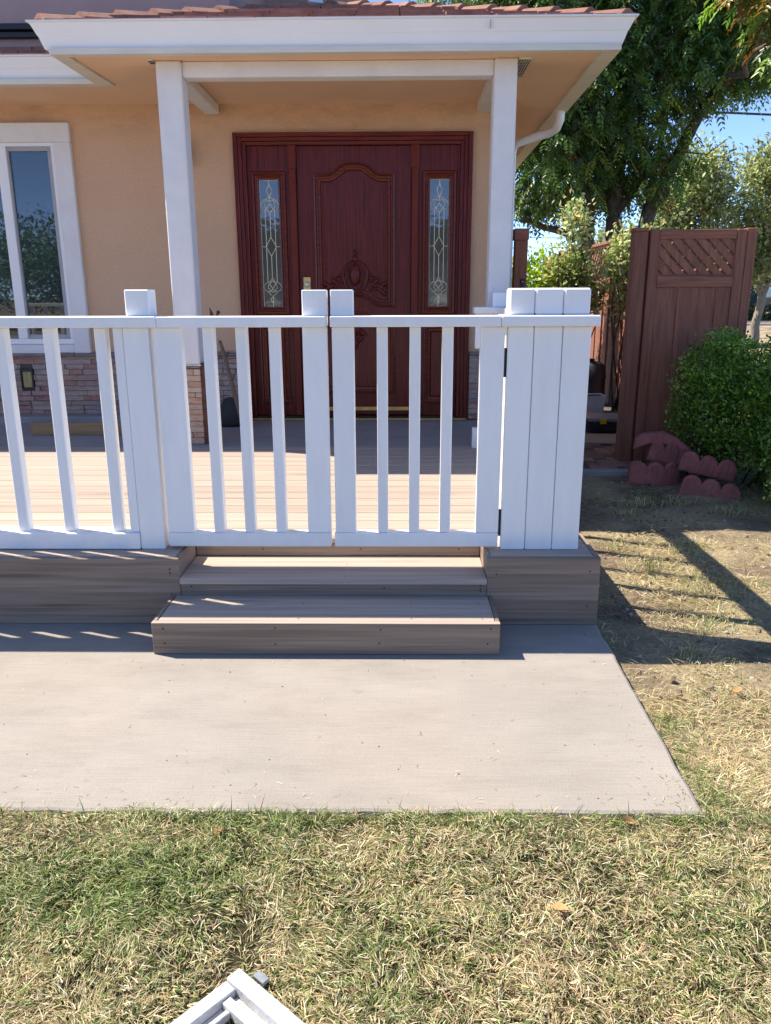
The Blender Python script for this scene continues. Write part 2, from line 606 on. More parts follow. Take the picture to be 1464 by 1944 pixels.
def leaf_mat(name, trans=.35, rough=.45, spec=.5):
    m, nt, p = nodes(name)
    a = N(nt, 'ShaderNodeAttribute', attribute_name='Col')
    nt.links.new(a.outputs['Color'], p.inputs['Base Color'])
    p.inputs['Roughness'].default_value = rough
    p.inputs['Specular IOR Level'].default_value = spec
    t = N(nt, 'ShaderNodeBsdfTranslucent')
    h = N(nt, 'ShaderNodeHueSaturation')
    h.inputs['Value'].default_value = 1.5
    h.inputs['Saturation'].default_value = 1.15
    nt.links.new(a.outputs['Color'], h.inputs['Color'])
    nt.links.new(h.outputs['Color'], t.inputs['Color'])
    ms = N(nt, 'ShaderNodeMixShader')
    ms.inputs[0].default_value = trans
    nt.links.new(p.outputs[0], ms.inputs[1])
    nt.links.new(t.outputs[0], ms.inputs[2])
    nt.links.new(ms.outputs[0], nt.nodes['Material Output'].inputs[0])
    return m


M['leaf'] = leaf_mat('foliage', .45)
M['leaf_gloss'] = leaf_mat('glossy_foliage', .36, .34, .55)
M['grass'] = leaf_mat('grass_blades', .25, .6, .25)


# ------------------------------------------------------------------ foliage
def tri_mesh(name, V, T, col, mat, parent=None, origin=(0, 0, 0)):
    """V (n,3), T (m,3), col (n,3)"""
    V = np.asarray(V, dtype=np.float32) - np.array(origin, dtype=np.float32)
    me = bpy.data.meshes.new(name)
    me.vertices.add(len(V)); me.vertices.foreach_set('co', V.ravel())
    me.loops.add(T.size); me.loops.foreach_set('vertex_index', T.astype(np.int32).ravel())
    me.polygons.add(len(T)); me.polygons.foreach_set('loop_start', np.arange(0, T.size, 3, dtype=np.int32))
    me.update(calc_edges=True)
    at = me.color_attributes.new('Col', 'FLOAT_COLOR', 'POINT')
    c4 = np.ones((len(V), 4), dtype=np.float32)
    c4[:, :3] = col
    at.data.foreach_set('color', c4.ravel())
    return link(name, me, mat, parent, origin)


def unit(v):
    return v / np.maximum(np.linalg.norm(v, axis=-1, keepdims=True), 1e-9)


def leaf_quads(P, D, Nn, L, W, fold=.25):
    """kite leaves: base P, direction D, normal hint Nn, lengths L, widths W"""
    D = unit(D)
    Sd = unit(np.cross(D, Nn))
    Up = np.cross(Sd, D)
    L = L[:, None]; W = W[:, None]
    mid = P + D * L * .45
    a = mid + Sd * W * .5 + Up * W * fold
    b = mid - Sd * W * .5 + Up * W * fold
    tip = P + D * L - Up * L * .08
    V = np.stack([P, a, tip, b], 1).reshape(-1, 3)
    n = len(P)
    k = np.arange(n)[:, None] * 4
    T = np.concatenate([k + np.array([[0, 1, 2]]), k + np.array([[0, 2, 3]])], 1).reshape(-1, 3)
    return V, T


def blob_points(blobs, n, rng, shell=.35):
    """points in ellipsoids, denser near the surface"""
    vol = np.array([b[3] * b[4] * b[5] for b in blobs]) ** .8
    idx = rng.choice(len(blobs), n, p=vol / vol.sum())
    bb = np.array(blobs)[idx]
    d = unit(rng.normal(size=(n, 3)))
    r = rng.random(n) ** shell
    return bb[:, :3] + d * bb[:, 3:6] * r[:, None], d


def palette(rng, n, cols, weights, jit=.22):
    c = np.array(cols)[rng.choice(len(cols), n, p=np.array(weights) / sum(weights))]
    return np.clip(c * (1 + jit * rng.normal(size=(n, 1))) * (1 + .06 * rng.normal(size=(n, 3))), .004, .9)


def simple_leaves(name, blobs, n, L, W, cols, wts, mat, parent, rng, up=.3, clump=0, shell=.4, droop=0.0, origin=(0, 0, 0)):
    if clump:
        Cn, Dn = blob_points(blobs, max(1, n // clump), rng, shell)
        P = np.repeat(Cn, clump, 0)
        Dn = np.repeat(Dn, clump, 0)
        col = np.repeat(palette(rng, len(Cn), cols, wts), clump, 0)
        P = P + rng.normal(size=P.shape) * L * 1.1
        col = col * (1 + .15 * rng.normal(size=(len(P), 1)))
    else:
        P, Dn = blob_points(blobs, n, rng, shell)
        col = palette(rng, n, cols, wts)
    n = len(P)
    D = unit(Dn * .7 + rng.normal(size=(n, 3)) * .7 + np.array([0, 0, up - droop]))
    Nn = unit(rng.normal(size=(n, 3)) * .6 + np.array([0, 0, 1.0]))
    s = .65 + .7 * rng.random(n)
    V, T = leaf_quads(P, D, Nn, L * s, W * s)
    return tri_mesh(name, V, T, np.repeat(np.clip(col, .004, .9), 4, 0), mat, parent, origin)


def compound_leaves(name, blobs, n, rng, cols, wts, mat, parent, rach=.24, leaflet=.075, pairs=6, origin=(0, 0, 0), shell=.45, width=.34):
    P, Dn = blob_points(blobs, n, rng, shell)
    az = rng.random(n) * 2 * np.pi
    out = np.stack([np.cos(az), np.sin(az), -.25 - .7 * rng.random(n)], 1)
    D = unit(out + .5 * Dn)
    side = unit(np.cross(D, np.array([0, 0, 1.0]) + .3 * rng.normal(size=(n, 3))))
    up = np.cross(side, D)
    R = rach * (.6 + .7 * rng.random(n))
    col = palette(rng, n, cols, wts)
    Ps, Ds, Ns, Ls, Cs = [], [], [], [], []
    for i in range(pairs):
        t = .2 + .8 * i / (pairs - 1)
        base = P + D * (R * t)[:, None] - np.array([0, 0, 1.0]) * (R * t * t * .35)[:, None]
        for sg in (1, -1):
            Ps.append(base)
            Ds.append(unit(D * .55 + side * sg * .9 - np.array([0, 0, .45]) + .15 * rng.normal(size=(n, 3))))
            Ns.append(up + .25 * rng.normal(size=(n, 3)))
            Ls.append(leaflet * (1.05 - .35 * abs(t - .55)) * (.8 + .4 * rng.random(n)))
            Cs.append(col * (1 + .1 * rng.normal(size=(n, 1))))
    Ps, Ds, Ns = np.concatenate(Ps), np.concatenate(Ds), np.concatenate(Ns)
    Ls, Cs = np.concatenate(Ls), np.clip(np.concatenate(Cs), .004, .9)
    V, T = leaf_quads(Ps, Ds, Ns, Ls, Ls * width)
    return tri_mesh(name, V, T, np.repeat(Cs, 4, 0), mat, parent, origin)


def limb(b, p0, p1, r0_, r1_, rng, seg=6, wob=.06, n=7):
    p0, p1 = Vector(p0), Vector(p1)
    L = (p1 - p0).length
    pts, rad = [], []
    for i in range(seg + 1):
        t = i / seg
        q = p0.lerp(p1, t)
        if 0 < i < seg:
            q += Vector(rng.normal(size=3).tolist()) * wob * L / seg * 2
        pts.append(q); rad.append(r0_ * (1 - t) + r1_ * t)
    b.tube(pts, rad, n)
    return pts


# ================================================================== GROUND, SLAB, STREET
ZD = .268                    # deck surface
ZG = -.036                   # soil


def gz(x, y):
    """ground height: the yard is level, the street beyond lies a little lower"""
    t = min(1, max(0, (y - 10) / 8)) + min(1, max(0, (x - 4.5) / 4))
    up = .022 * min(1, max(0, (2.05 - y) / .35)) * (1 if y > -4 else 0)
    return ZG - .28 * min(1, t) + up


def sheet(xs, ys):
    b = B()
    b.v = [(x, y, gz(x, y) + (0.012 * math.sin(x * 7.1 + y * 3.3) * math.sin(y * 5.7 - x * 2.1) if (abs(x) < 4 and -1 < y < 9) else 0)) for y in ys for x in xs]
    n = len(xs)
    b.f = [(j * n + i, j * n + i + 1, (j + 1) * n + i + 1, (j + 1) * n + i) for j in range(len(ys) - 1) for i in range(n - 1)]
    return b


xs = [-400, -120, -40, -15, -8, -5] + [x * .15 for x in range(-28, 35)] + [5.6, 6.2, 7, 8, 8.5, 12, 20, 40, 120, 400]
ys = [-400, -120, -40, -15, -6, -3] + [y * .15 for y in range(-12, 68)] + [11, 12, 14, 16, 18, 19, 25, 40, 80, 200, 400]
tag(obj('ground', sheet(xs, ys), M['ground'], smooth=True, origin=(0, 0, 0)), kind='structure')
slab = B()
ng = np.random.default_rng(3)
outl = [(-4.6, 2.86)] + [(-4.6 + 5.352 * t / 90, 1.668 + .008 * t / 90 + .0022 * ng.normal()) for t in range(91)] + [(.752 + .016 * t / 24 + .0018 * ng.normal(), 1.69 + 1.17 * t / 24) for t in range(25)]
no = len(outl)
for (dz, ins) in ((-.11, 0), (-.012, 0), (-.004, .003), (0, .011)):
    slab.v += [(x - (ins if x > .70 else 0), y + (ins if y < 1.75 else 0), dz) for x, y in outl]
slab.f = [tuple(range(3 * no, 4 * no))] + [(a + i, a + (i + 1) % no, a + no + (i + 1) % no, a + no + i) for a in (0, no, 2 * no) for i in range(no)]
tag(obj('concrete_path', slab, M['slab'], origin=(0, 0, 0)), kind='structure')
st = B()
st.v = [(7.6, 14, -.318), (60, 14, -.318), (60, 42, -.318), (24, 42, -.318), (7.6, 30, -.318)]
st.f = [(0, 1, 2, 3, 4)]
tag(obj('street', st, M['asphalt']), kind='structure')
tag(obj('kerb', B().box(14, 60, 42, 42.3, -.34, -.19, .03), M['kerb']), kind='structure')
# the street in front of the house, behind the camera: seen only as reflections in the glass
tag(obj('front_street', B().box(-40, 40, -14.5, -7.5, ZG - .02, ZG + .006), M['asphalt']), kind='structure')

# brick path between house and fence
path_bed = tag(obj('brick_path', B().box(1.0, 2.44, 5.66, 9.5, -.06, -.012), M['mortar']), kind='structure')
edge = B().box(1.0, 2.44, 5.57, 5.655, -.07, 0.002, .006)
obj('concrete_edging', edge, M['landing'], path_bed)
bl, bw = .198, .098
for i in range(-3, 16):
    for j in range(-3, 22):
        k = (i - j) % 4
        x, y = 1.02 + i * .1, 5.68 + j * .1
        if k == 0: q = (x, x + bl, y, y + bw)
        elif k == 2 or k == 3:
            if k != 3: continue
            q = (x, x + bw, y - .1, y - .1 + bl)
        else: continue
        if q[0] < 1.0 or q[1] > 2.42 or q[2] < 5.66 or q[3] > 7.7: continue
        zt = -.002 + random.uniform(-.003, .003)
        bx('brick', M['brick'], path_bed, q[0], q[1], q[2], q[3], zt - .06, zt, .004)

# ================================================================== HOUSE
house = thing('house', (0, 6.3, 0), 'tan stucco house with covered porch, carved mahogany front door and tiled roof', 'house')
YW = 6.3
WX0, WX1, WZ0, WZ1 = -4.1, -2.535, .80, 2.335      # window opening
DX0, DX1, DZ1 = -1.13, .475, 2.30                   # door opening
wall = B()
for (x0, x1, z0, z1) in ((-7, WX0, -.05, 2.57), (WX0, WX1, -.05, WZ0), (WX0, WX1, WZ1, 2.57), (WX1, DX0, -.05, 2.57),
                         (DX0, DX1, DZ1, 2.57), (DX1, .86, -.05, 2.57)):
    wall.box(x0, x1, YW, YW + .2, z0, z1)
wall.box(.68, .86, YW + .2, 9.2, -.05, 2.57)
wall.box(-7, -6.8, YW + .2, 9.2, -.05, 2.57)
wall.box(-7, .86, 9.2, 9.35, -.05, 2.57)
obj('wall', wall, M['stucco'], house, origin=(0, 6.3, 0))
# dark rooms behind the glass; unseen panel added to stop light behind the door
rm = B().box(-6.7, .67, 8.6, 8.65, -.05, 2.57).box(-6.79, .67, YW + .201, 8.6, 2.5, 2.56).box(-1.1, .46, 6.42, 6.44, .1, 2.4).box(-5.2, -1.6, YW + .201, 8.6, .1, .15)
obj('room_and_light_panel', rm, M['taupe'], house)

# second storey
up = B().box(-7, -1.19, 6.31, 9.1, 2.74, 4.15)
obj('upper_wall', up, M['hazed_tan'], house)
obj('upper_wall', B().box(-1.19, -.345, 8.0, 9.1, 2.9, 4.15), M['taupe'], house)
obj('upper_roof', B().box(-7.05, -.3, 8.1, 9.15, 4.15, 4.3, .02).box(-7.05, -1.15, 6.28, 8.1, 4.15, 4.3, .02), M['tile_dark'], house)
obj('wall_flashing', B().box(-7, -2.5, 6.27, 6.305, 3.0, 3.04, .004).box(-7, -2.5, 6.245, 6.305, 3.045, 3.085, .004), M['black'], house)
obj('roof_vent', B().box(-.765, -.64, 7.6, 7.75, 3.2, 3.86, .006).box(-.78, -.625, 7.58, 7.77, 3.86, 3.9, .006), M['zinc'], house)

# soffit
sf = B()
sf.prism([(-1.90, 5.06), (1.165, 5.06), (1.20, 9.5), (.86, 9.5), (.86, 6.302), (-7, 6.302), (-7, 5.74), (-1.86, 5.74)], 'z', 2.57, 2.60)
obj('soffit', sf, M['soffit'], house, origin=(0, 6, 2.57))
# cream fascia under the gutters
fa = B()
fa.prism([(-1.99, 5.012), (1.262, 5.006), (1.165, 5.062), (-1.905, 5.068)], 'z', 2.556, 2.5865)
fa.prism([(1.262, 5.006), (1.30, 9.5), (1.198, 9.5), (1.1652, 5.062)], 'z', 2.5562, 2.5865)
fa.prism([(-1.99, 5.012), (-1.9052, 5.068), (-1.86, 5.735), (-1.97, 5.66)], 'z', 2.5564, 2.5865)
fa.prism([(-7, 5.66), (-1.97, 5.66), (-1.86, 5.735), (-7, 5.735)], 'z', 2.5566, 2.5865)
obj('fascia', fa, M['cream'], house, origin=(0, 5, 2.57))
# K-style gutter, mitred round the corners: sweep in plan
GP = [(0.0, 2.587), (.002, 2.592), (.022, 2.648), (.026, 2.652), (.052, 2.708), (.066, 2.711), (.066, 2.719), (.050, 2.719)]


def gutter(path, name):
    b = B()
    n, m = len(path), len(GP)
    for i in range(n):
        p = Vector(path[i])
        d1 = (p - Vector(path[i - 1])).normalized() if i else (Vector(path[1]) - p).normalized()
        d2 = (Vector(path[i + 1]) - p).normalized() if i < n - 1 else d1
        n1, n2 = Vector((d1.y, -d1.x)), Vector((d2.y, -d2.x))
        nn = (n1 + n2).normalized()
        k = 1 / nn.dot(n1)
        for (o, z) in GP:
            q = p + nn * o * k
            b.v.append((q.x, q.y, z))
        q = p - nn * .05 * k
        b.v.append((q.x, q.y, 2.68)); b.v.append((q.x, q.y, 2.587))
    m += 2
    for i in range(n - 1):
        for k in range(m):
            b.f.append((i * m + k, (i + 1) * m + k, (i + 1) * m + (k + 1) % m, i * m + (k + 1) % m))
    b.f.append(tuple(range(m))); b.f.append(tuple(range((n - 1) * m, n * m))[::-1])
    return obj(name, b, M['gutter'], house)


gutter([(-1.99, 5.62), (-2.02, 5.032), (1.268, 5.02), (1.29, 9.52)], 'gutter')
gutter([(-7, 5.685), (-2.03, 5.685)], 'gutter')
seam = B().box(.515, .518, 4.965, 4.985, 2.66, 2.70)
obj('gutter_seam', seam, M['screen'], house)

# porch hip roof
SLP = .354
EY, EX0, EX1, ZE = 5.01, -2.07, 1.325, 2.703
PK = ((EX0 + EX1) / 2, EY + (EX1 - EX0) / 2, ZE + SLP * (EX1 - EX0) / 2)
roof = B()
roof.add([(EX0, EY, ZE), (EX1, EY, ZE), PK, (EX1, 9.5, ZE), (PK[0], 7.9, PK[2]), (EX0, 9.5, ZE)],
         [(0, 1, 2), (1, 3, 4, 2), (0, 2, 4, 5), (3, 5, 4)])
ro = obj('roof', roof, M['tile_dark'], house)
# main eave on the left
roof_l = B().add([(-7, 5.67, ZE), (-2.0, 5.67, ZE), (-2.0, 6.3, ZE + SLP * .63), (-7, 6.3, ZE + SLP * .63)], [(0, 1, 2, 3)])
rol = obj('eave_roof', roof_l, M['tile_dark'], house)


def roof_tile(parent, x00, x01, x10, x11, y0, y1, th=.026):
    """one tile lying on the slope; its lower edge is raised on the course below"""
    def P(x, y, h): return (x, y, ZE + SLP * (y - EYC) + h)
    b = B()
    j = random.uniform(-.004, .004)
    b.v = [P(x00, y0, .012 + j), P(x01, y0, .012 + j), P(x11, y1, .004), P(x10, y1, .004),
           P(x00, y0, .012 + th + j), P(x01, y0, .012 + th + j), P(x11, y1, .004 + th * .4), P(x10, y1, .004 + th * .4)]
    b.f = [(0, 3, 2, 1), (4, 5, 6, 7), (0, 1, 5, 4), (1, 2, 6, 5), (2, 3, 7, 6), (3, 0, 4, 7)]
    obj('roof_tile', b, M['tile'], parent)


EYC = EY
half = (EX1 - EX0) / 2
nc = 6
for c in range(nc):
    v0, v1 = half * c / nc, half * (c + 1) / nc + .03
    x = PK[0] - 13 * .2705 / 2 - .02
    while x < EX1:
        a, b_ = x + .004, x + .2665
        lim = lambda v: (EX0 + v, EX1 - v)
        l0, l1 = lim(v0), lim(v1)
        x00, x01 = max(a, l0[0]), min(b_, l0[1])
        x10, x11 = max(a, l1[0]), min(b_, l1[1])
        if x01 - x00 > .03:
            if x11 < x10: x10 = x11 = (max(min((x10 + x11) / 2, l1[1]), l1[0]))
            roof_tile(ro, x00, x01, x10, x11, EY + v0 - .012, EY + v1)
        x += .2705
# hip caps
for sgn in (-1, 1):
    n = 10
    for i in range(n):
        t0, t1 = i / n + .015, (i + 1) / n + .05
        cx = EX0 if sgn < 0 else EX1
        P0 = Vector((cx, EY, ZE)).lerp(Vector(PK), t0)
        P1 = Vector((cx, EY, ZE)).lerp(Vector(PK), min(1.02, t1))
        d = (P1 - P0).normalized()
        sd_ = Vector((-d.y, d.x, 0)).normalized()
        b = B()
        wv = .085
        for (p, h) in ((P0, .052), (P1, .022)):
            for (o, dz) in ((-wv, -.035), (-wv * .5, -.004), (0, .008), (wv * .5, -.004), (wv, -.035)):
                b.v.append(tuple(p + sd_ * o + Vector((0, 0, h + dz))))
            for (o, dz) in ((wv, -.052), (0, -.016), (-wv, -.052)):
                b.v.append(tuple(p + sd_ * o + Vector((0, 0, h + dz))))
        m = 8
        b.f = [(k, (k + 1) % m, m + (k + 1) % m, m + k) for k in range(m)] + [tuple(range(m))[::-1], tuple(range(m, 2 * m))]
        obj('ridge_tile', b, M['tile'], ro)
# ridge running back from the hip peak
for i in range(5):
    y0 = PK[1] + i * .26
    b = B().prism([(PK[0] - .11, PK[2] - .03), (PK[0], PK[2] + .035), (PK[0] + .11, PK[2] - .03), (PK[0], PK[2] + .01)], 'y', y0 - .03, y0 + .26)
    obj('ridge_tile', b, M['tile'], ro)
EYC = 5.67
for c in range(3):
    x = -3.9 + (c % 2) * .0
    while x < -2.15:
        y0 = 5.66 + c * .23
        roof_tile(rol, x + .004, min(x + .2665, -2.02), x + .004, min(x + .2665, -2.02), y0, min(y0 + .26, 6.3))
        x += .2705

# columns, beams, pier
bx('porch_column', M['white_stucco'], house, -1.437, -1.286, 5.19, 5.34, .79, 2.5695, .008)
bx('porch_column', M['white_stucco'], house, .572, .707, 5.19, 5.33, ZD, 2.5695, .008)
bx('porch_beam', M['white_stucco'], house, -1.286, .572, 5.215, 5.325, 2.482, 2.5692, .006)
bx('side_beam', M['white_stucco'], house, -1.41, -1.30, 5.34, 6.299, 2.50, 2.5688, .006)
bx('side_beam', M['white_stucco'], house, .575, .675, 5.33, 6.299, 2.50, 2.5688, .006)
bx('column_flashing', M['zinc'], house, -1.445, -1.278, 5.184, 5.346, .784, .795, .002)


def vent(x0, x1, y0, y1):
    v = bx('soffit_vent', M['cream'], house, x0, x1, y0, y1, 2.562, 2.5697, .001)
    for i in range(5):
        for j in range(int((y1 - y0) / .035)):
            xx, yy = x0 + (x1 - x0) * (i + .5) / 5, y0 + .03 + j * .035
            if yy > y1 - .02: break
            bx('vent_slot', M['black'], v, xx - .0045, xx + .0045, yy - .007, yy + .007, 2.558, 2.5618, .001)


vent(.715, .79, 5.19, 5.62)
vent(-1.475, -1.442, 5.16, 5.26)

pier = obj('stone_pier', B().box(-1.47, -1.292, 5.21, 5.36, ZD, .782), M['mortar'], house)
z = ZD + .002
while z < .765:
    h = random.choice((.034, .038, .042))
    h = min(h, .768 - z)
    if h < .02: break
    cuts = [-1.475, -1.475 + random.uniform(.04, .15), -1.288] if random.random() < .6 else [-1.475, -1.288]
    for a, b_ in zip(cuts, cuts[1:]):
        f = 5.197 + random.uniform(-.008, .006)
        bx('stone', M['stone_warm'], pier, a + .0012, b_ - .0012, f, 5.22, z + .001, z + h - .001, .0025)
    z += h
bx('capstone', M['ledge'], pier, -1.48, -1.285, 5.188, 5.37, .769, .7835, .004)
bx('pier_side_strip', M['rust'], house, -1.2875, -1.255, 5.20, 5.36, ZD, .80, .003)  # dark brown strip along the pier's right side

# stone veneer with single stones
ven = obj('stone_veneer', B().box(-4.6, -1.215, 6.272, 6.2995, ZD, .77).box(.56, .86, 6.272, 6.2995, ZD, .77), M['mortar'], house, origin=(0, 6.28, .27))
LX0, LX1, LZ0, LZ1 = -2.972, -2.872, .515, .676
for (xa, xb) in ((-3.75, -1.215), (.56, .86)):
    z = ZD + .05 if xa < 0 else ZD + .003
    while z < .765:
        h = random.choice((.034, .037, .040, .044))
        if z + h > .768: h = .768 - z
        if h < .015: break
        x = xa - (random.uniform(0, .1) if xa < 0 else 0)
        while x < xb - .02:
            L = random.uniform(.10, .26)
            x1 = min(x + L, xb)
            if xb - x1 < .04: x1 = xb
            segs = [(x, x1)]
            if xa < 0 and z + h > LZ0 and z < LZ1:
                segs = []
                if x < LX0: segs.append((x, min(x1, LX0)))
                if x1 > LX1: segs.append((max(x, LX1), x1))
            for (a, b_) in segs:
                if b_ - a < .015: continue
                f = 6.258 + random.uniform(-.012, .008)
                bb = B().box(a + .0012, b_ - .0012, f, 6.275, z + .001, z + h - .001, .003)
                bb.v = [(p[0] + random.uniform(-.001, .001), p[1] + (random.uniform(-.004, .004) if p[1] < f + .004 else 0), p[2] + random.uniform(-.001, .001)) for p in bb.v]
                obj('stone', bb, M['stone'], ven)
            x = x1
        z += h
x = -3.75
while x < -1.22:
    L = random.uniform(.22, .4)
    bx('ledge_stone', M['ledge'], ven, x, min(x + L, -1.216) - .003, 6.235, 6.2993, .769 + random.uniform(-.003, .001), .797 + random.uniform(-.004, .006), .006)
    x += L
bx('ledge_stone', M['ledge'], ven, .56, .858, 6.235, 6.2993, .770, .798, .006)
bx('wall_kerb', M['landing'], house, -4.6, -1.5, 6.10, 6.2715, ZD - .02, ZD + .05, .006)
sl = obj('step_light', B().box(LX0, LX1, 6.243, 6.29, LZ0, LZ0 + .012).box(LX0, LX1, 6.243, 6.29, LZ1 - .02, LZ1).box(LX0, LX0 + .01, 6.243, 6.29, LZ0 + .012, LZ1 - .02).box(LX1 - .012, LX1, 6.243, 6.29, LZ0 + .012, LZ1 - .02), M['black'], house)
bx('light_lens', M['lens'], sl, LX0 + .0105, LX1 - .0125, 6.254, 6.28, LZ0 + .0125, LZ1 - .0205, .004)

# window: foam trim, vinyl frame, sashes, glass, blind
wd = obj('window', B().box(-4.26, -2.40, 6.255, 6.2995, 2.315, 2.447, .005).box(-2.525, -2.401, 6.2552, 6.2995, .768, 2.3148, .005)
         .box(-4.26, -2.5252, 6.262, 6.2995, .775, .862, .005).box(-4.26, -4.12, 6.255, 6.2995, .8622, 2.3148, .005), M['white_stucco'], house)
fr = B()
fr.box(-4.1, -2.5255, 6.284, 6.36, 2.292, 2.331, .003).box(-4.1, -2.5255, 6.284, 6.36, .864, .905, .003)
fr.box(-2.56, -2.5255, 6.2845, 6.36, .9052, 2.2918, .003).box(-2.968, -2.895, 6.286, 6.36, .9052, 2.2918, .003)
obj('window_frame', fr, M['vinyl'], wd)
ss = B().box(-2.8945, -2.5605, 6.30, 6.34, 2.262, 2.2915, .002).box(-2.592, -2.5605, 6.30, 6.34, .9055, 2.2618, .002).box(-2.8945, -2.884, 6.30, 6.34, .938, 2.2618, .002).box(-2.8945, -2.5925, 6.30, 6.34, .9055, .9375, .002)
obj('sash', ss, M['screen'], wd)
bx('pane', M['glass'], wd, -2.8835, -2.5925, 6.32, 6.326, .938, 2.2615, .0005)
bx('pane', M['glass'], wd, -4.09, -2.9685, 6.315, 6.321, .906, 2.291, .0005)
bb = B()
for i in range(46):
    zz = .93 + i * .0292
    bb.add([(-4.08, 6.44, zz), (-2.56, 6.44, zz), (-2.56, 6.46, zz + .021), (-4.08, 6.46, zz + .021)], [(0, 1, 2, 3)])
bl_ = obj('blind', bb, M['screen'], wd)
bl_['kind'] = 'stuff'

# ---- front door -----------------------------------------------------------
YD = 6.30
PROF = [(0.0, 0.0), (.003, .020), (.014, .026), (.020, .009), (.033, .006), (.038, .018), (.052, .016), (.060, 0.0)]
for (x0, x1, z0, z1, ax) in ((-1.208, -1.125, ZD, 2.372, 0), (.468, .551, ZD, 2.372, 0)):
    w_ = x1 - x0
    s_ = 1 if x0 < 0 else -1
    dfr = B()
    xo = x0 if s_ > 0 else x1
    dfr.box(xo, xo + s_ * .030, 6.262, 6.34, z0, z1, .004)
    dfr.box(xo + s_ * .031, xo + s_ * .058, 6.270, 6.34, z0, z1 - .03, .004)
    dfr.box(xo + s_ * .059, xo + s_ * .088, 6.284, 6.34, z0, z1 - .058, .003)
    obj('door_jamb', dfr, M['mahogany'], house)
dft = B().box(-1.178, .521, 6.2625, 6.34, 2.343, 2.372, .004).box(-1.15, .493, 6.2705, 6.34, 2.315, 2.3425, .004).box(-1.12, .463, 6.2845, 6.34, 2.29, 2.3145, .003)
obj('door_head', dft, M['mahogany_h'], house)
for x in (-.782, .130):
    mu = bx('mullion', M['brown_trim'], house, x - .026, x + .026, 6.285, 6.36, ZD + .03, 2.29, .006)
    bx('mullion_block', M['brown_trim'], mu, x - .032, x + .032, 6.2785, 6.2848, 2.13, 2.289, .006)
door = bx('front_door', M['mahogany'], house, -.753, .101, 6.318, 6.37, ZD + .035, 2.288, .003)


def arch(x0, x1, z0, zs, za, zb=None, n=14):
    """panel outline (clockwise seen from the front): shouldered arch on top, optional arched bottom"""
    xc, hw = (x0 + x1) / 2, (x1 - x0) / 2
    pts = [(x0, z0), (x0, zs)]
    e = .74
    for i in range(n + 1):
        t = -1 + 2 * i / n
        a = math.cos(t * math.pi / 2)
        sh = a ** .9 if abs(t) < 1 else 0
        ogee = .5 - .5 * math.cos(math.pi * min(1, (1 - abs(t)) * 1.25))
        pts.append((xc + t * hw * e, zs + (za - zs) * ogee * (.75 + .25 * sh)))
    pts += [(x1, zs), (x1, z0)]
    if zb:
        for i in range(n + 1):
            t = 1 - 2 * i / n
            ogee = .5 - .5 * math.cos(math.pi * min(1, (1 - abs(t)) * 1.25))
            pts.append((xc + t * hw * e, z0 + (zb - z0) * ogee))
    return pts


def panel(parent, path, yf, name='door_panel'):
    b = B().sweep(path[::-1], [(-q[0] + .03, q[1]) for q in PROF], True, 'y', yf)
    obj(name + '_moulding', b, M['mahogany_h'], parent, smooth=False)
    cx = sum(p[0] for p in path) / len(path); cz = sum(p[1] for p in path) / len(path)
    ins = []
    for (px_, pz_) in path:
        sx = (px_ - cx); sz = (pz_ - cz)
        ins.append((cx + sx * (1 - .05 / max(.05, abs(sx)) * (abs(sx) > .06)), cz + sz * (1 - .045 / max(.05, abs(sz)) * (abs(sz) > .05))))
    b = B().prism(ins, 'y', yf - .006, yf + .004)
    obj(name, b, M['mahogany'], parent)


panel(door, arch(-.60, -.05, 1.165, 2.065, 2.145, 1.24), 6.318)
panel(door, arch(-.60, -.05, .50, .985, 1.075), 6.318)


def carve(parts, parent):
    b = B()
    for p in parts:
        if p[0] == 'e': b.ball((p[1], 6.314, p[2]), p[3], p[5] * 1.7, p[4], 10, 7, p[6] if len(p) > 6 else 0)
        else: b.tube([(x, 6.305, z) for x, z in p[1]], p[2], 6)
    return obj('carving', b, M['mahogany'], parent, smooth=True)


def spiral(cx, cz, r, a0, turns, sg=1, n=16):
    return [(cx + sg * r * (1 - .8 * i / n) * math.cos(a0 + turns * 2 * math.pi * i / n), cz + r * (1 - .8 * i / n) * math.sin(a0 + turns * 2 * math.pi * i / n)) for i in range(n + 1)]


XC = -.325
pt = [('e', XC, 1.375, .042, .085, .022), ('e', XC, 1.535, .014, .026, .02), ('e', XC, 1.49, .02, .03, .018)]
for sg in (-1, 1):
    pt += [('t', [(XC + sg * .01, 1.485), (XC + sg * .045, 1.462), (XC + sg * .075, 1.435), (XC + sg * .092, 1.40), (XC + sg * .090, 1.35), (XC + sg * .078, 1.30), (XC + sg * .05, 1.262), (XC + sg * .01, 1.24)], [.006, .010, .013, .014, .014, .013, .011, .008]),
           ('t', [(XC + sg * .004, 1.455), (XC + sg * .035, 1.43), (XC + sg * .055, 1.385), (XC + sg * .052, 1.33), (XC + sg * .03, 1.275), (XC, 1.25)], [.005, .008, .009, .009, .008, .005]),
           ('t', spiral(XC + sg * .115, 1.345, .034, .3, 1.4, sg), .009),
           ('t', spiral(XC + sg * .135, 1.285, .030, 3.6, 1.5, sg), .009),
           ('e', XC + sg * .155, 1.325, .045, .018, .016, sg * .7),
           ('e', XC + sg * .19, 1.29, .05, .020, .016, sg * -.5),
           ('e', XC + sg * .215, 1.305, .05, .017, .016, sg * .55),
           ('e', XC + sg * .20, 1.255, .055, .018, .015, sg * -.75),
           ('e', XC + sg * .225, 1.265, .035, .014, .014, sg * 1.1)]
carve(pt, door)
pt = []
for i in range(-3, 4):
    a = i * .30
    pt.append(('e', XC + math.sin(a) * .05, .945 + .05 * math.cos(a) - .02, .016, .065, .016, a))
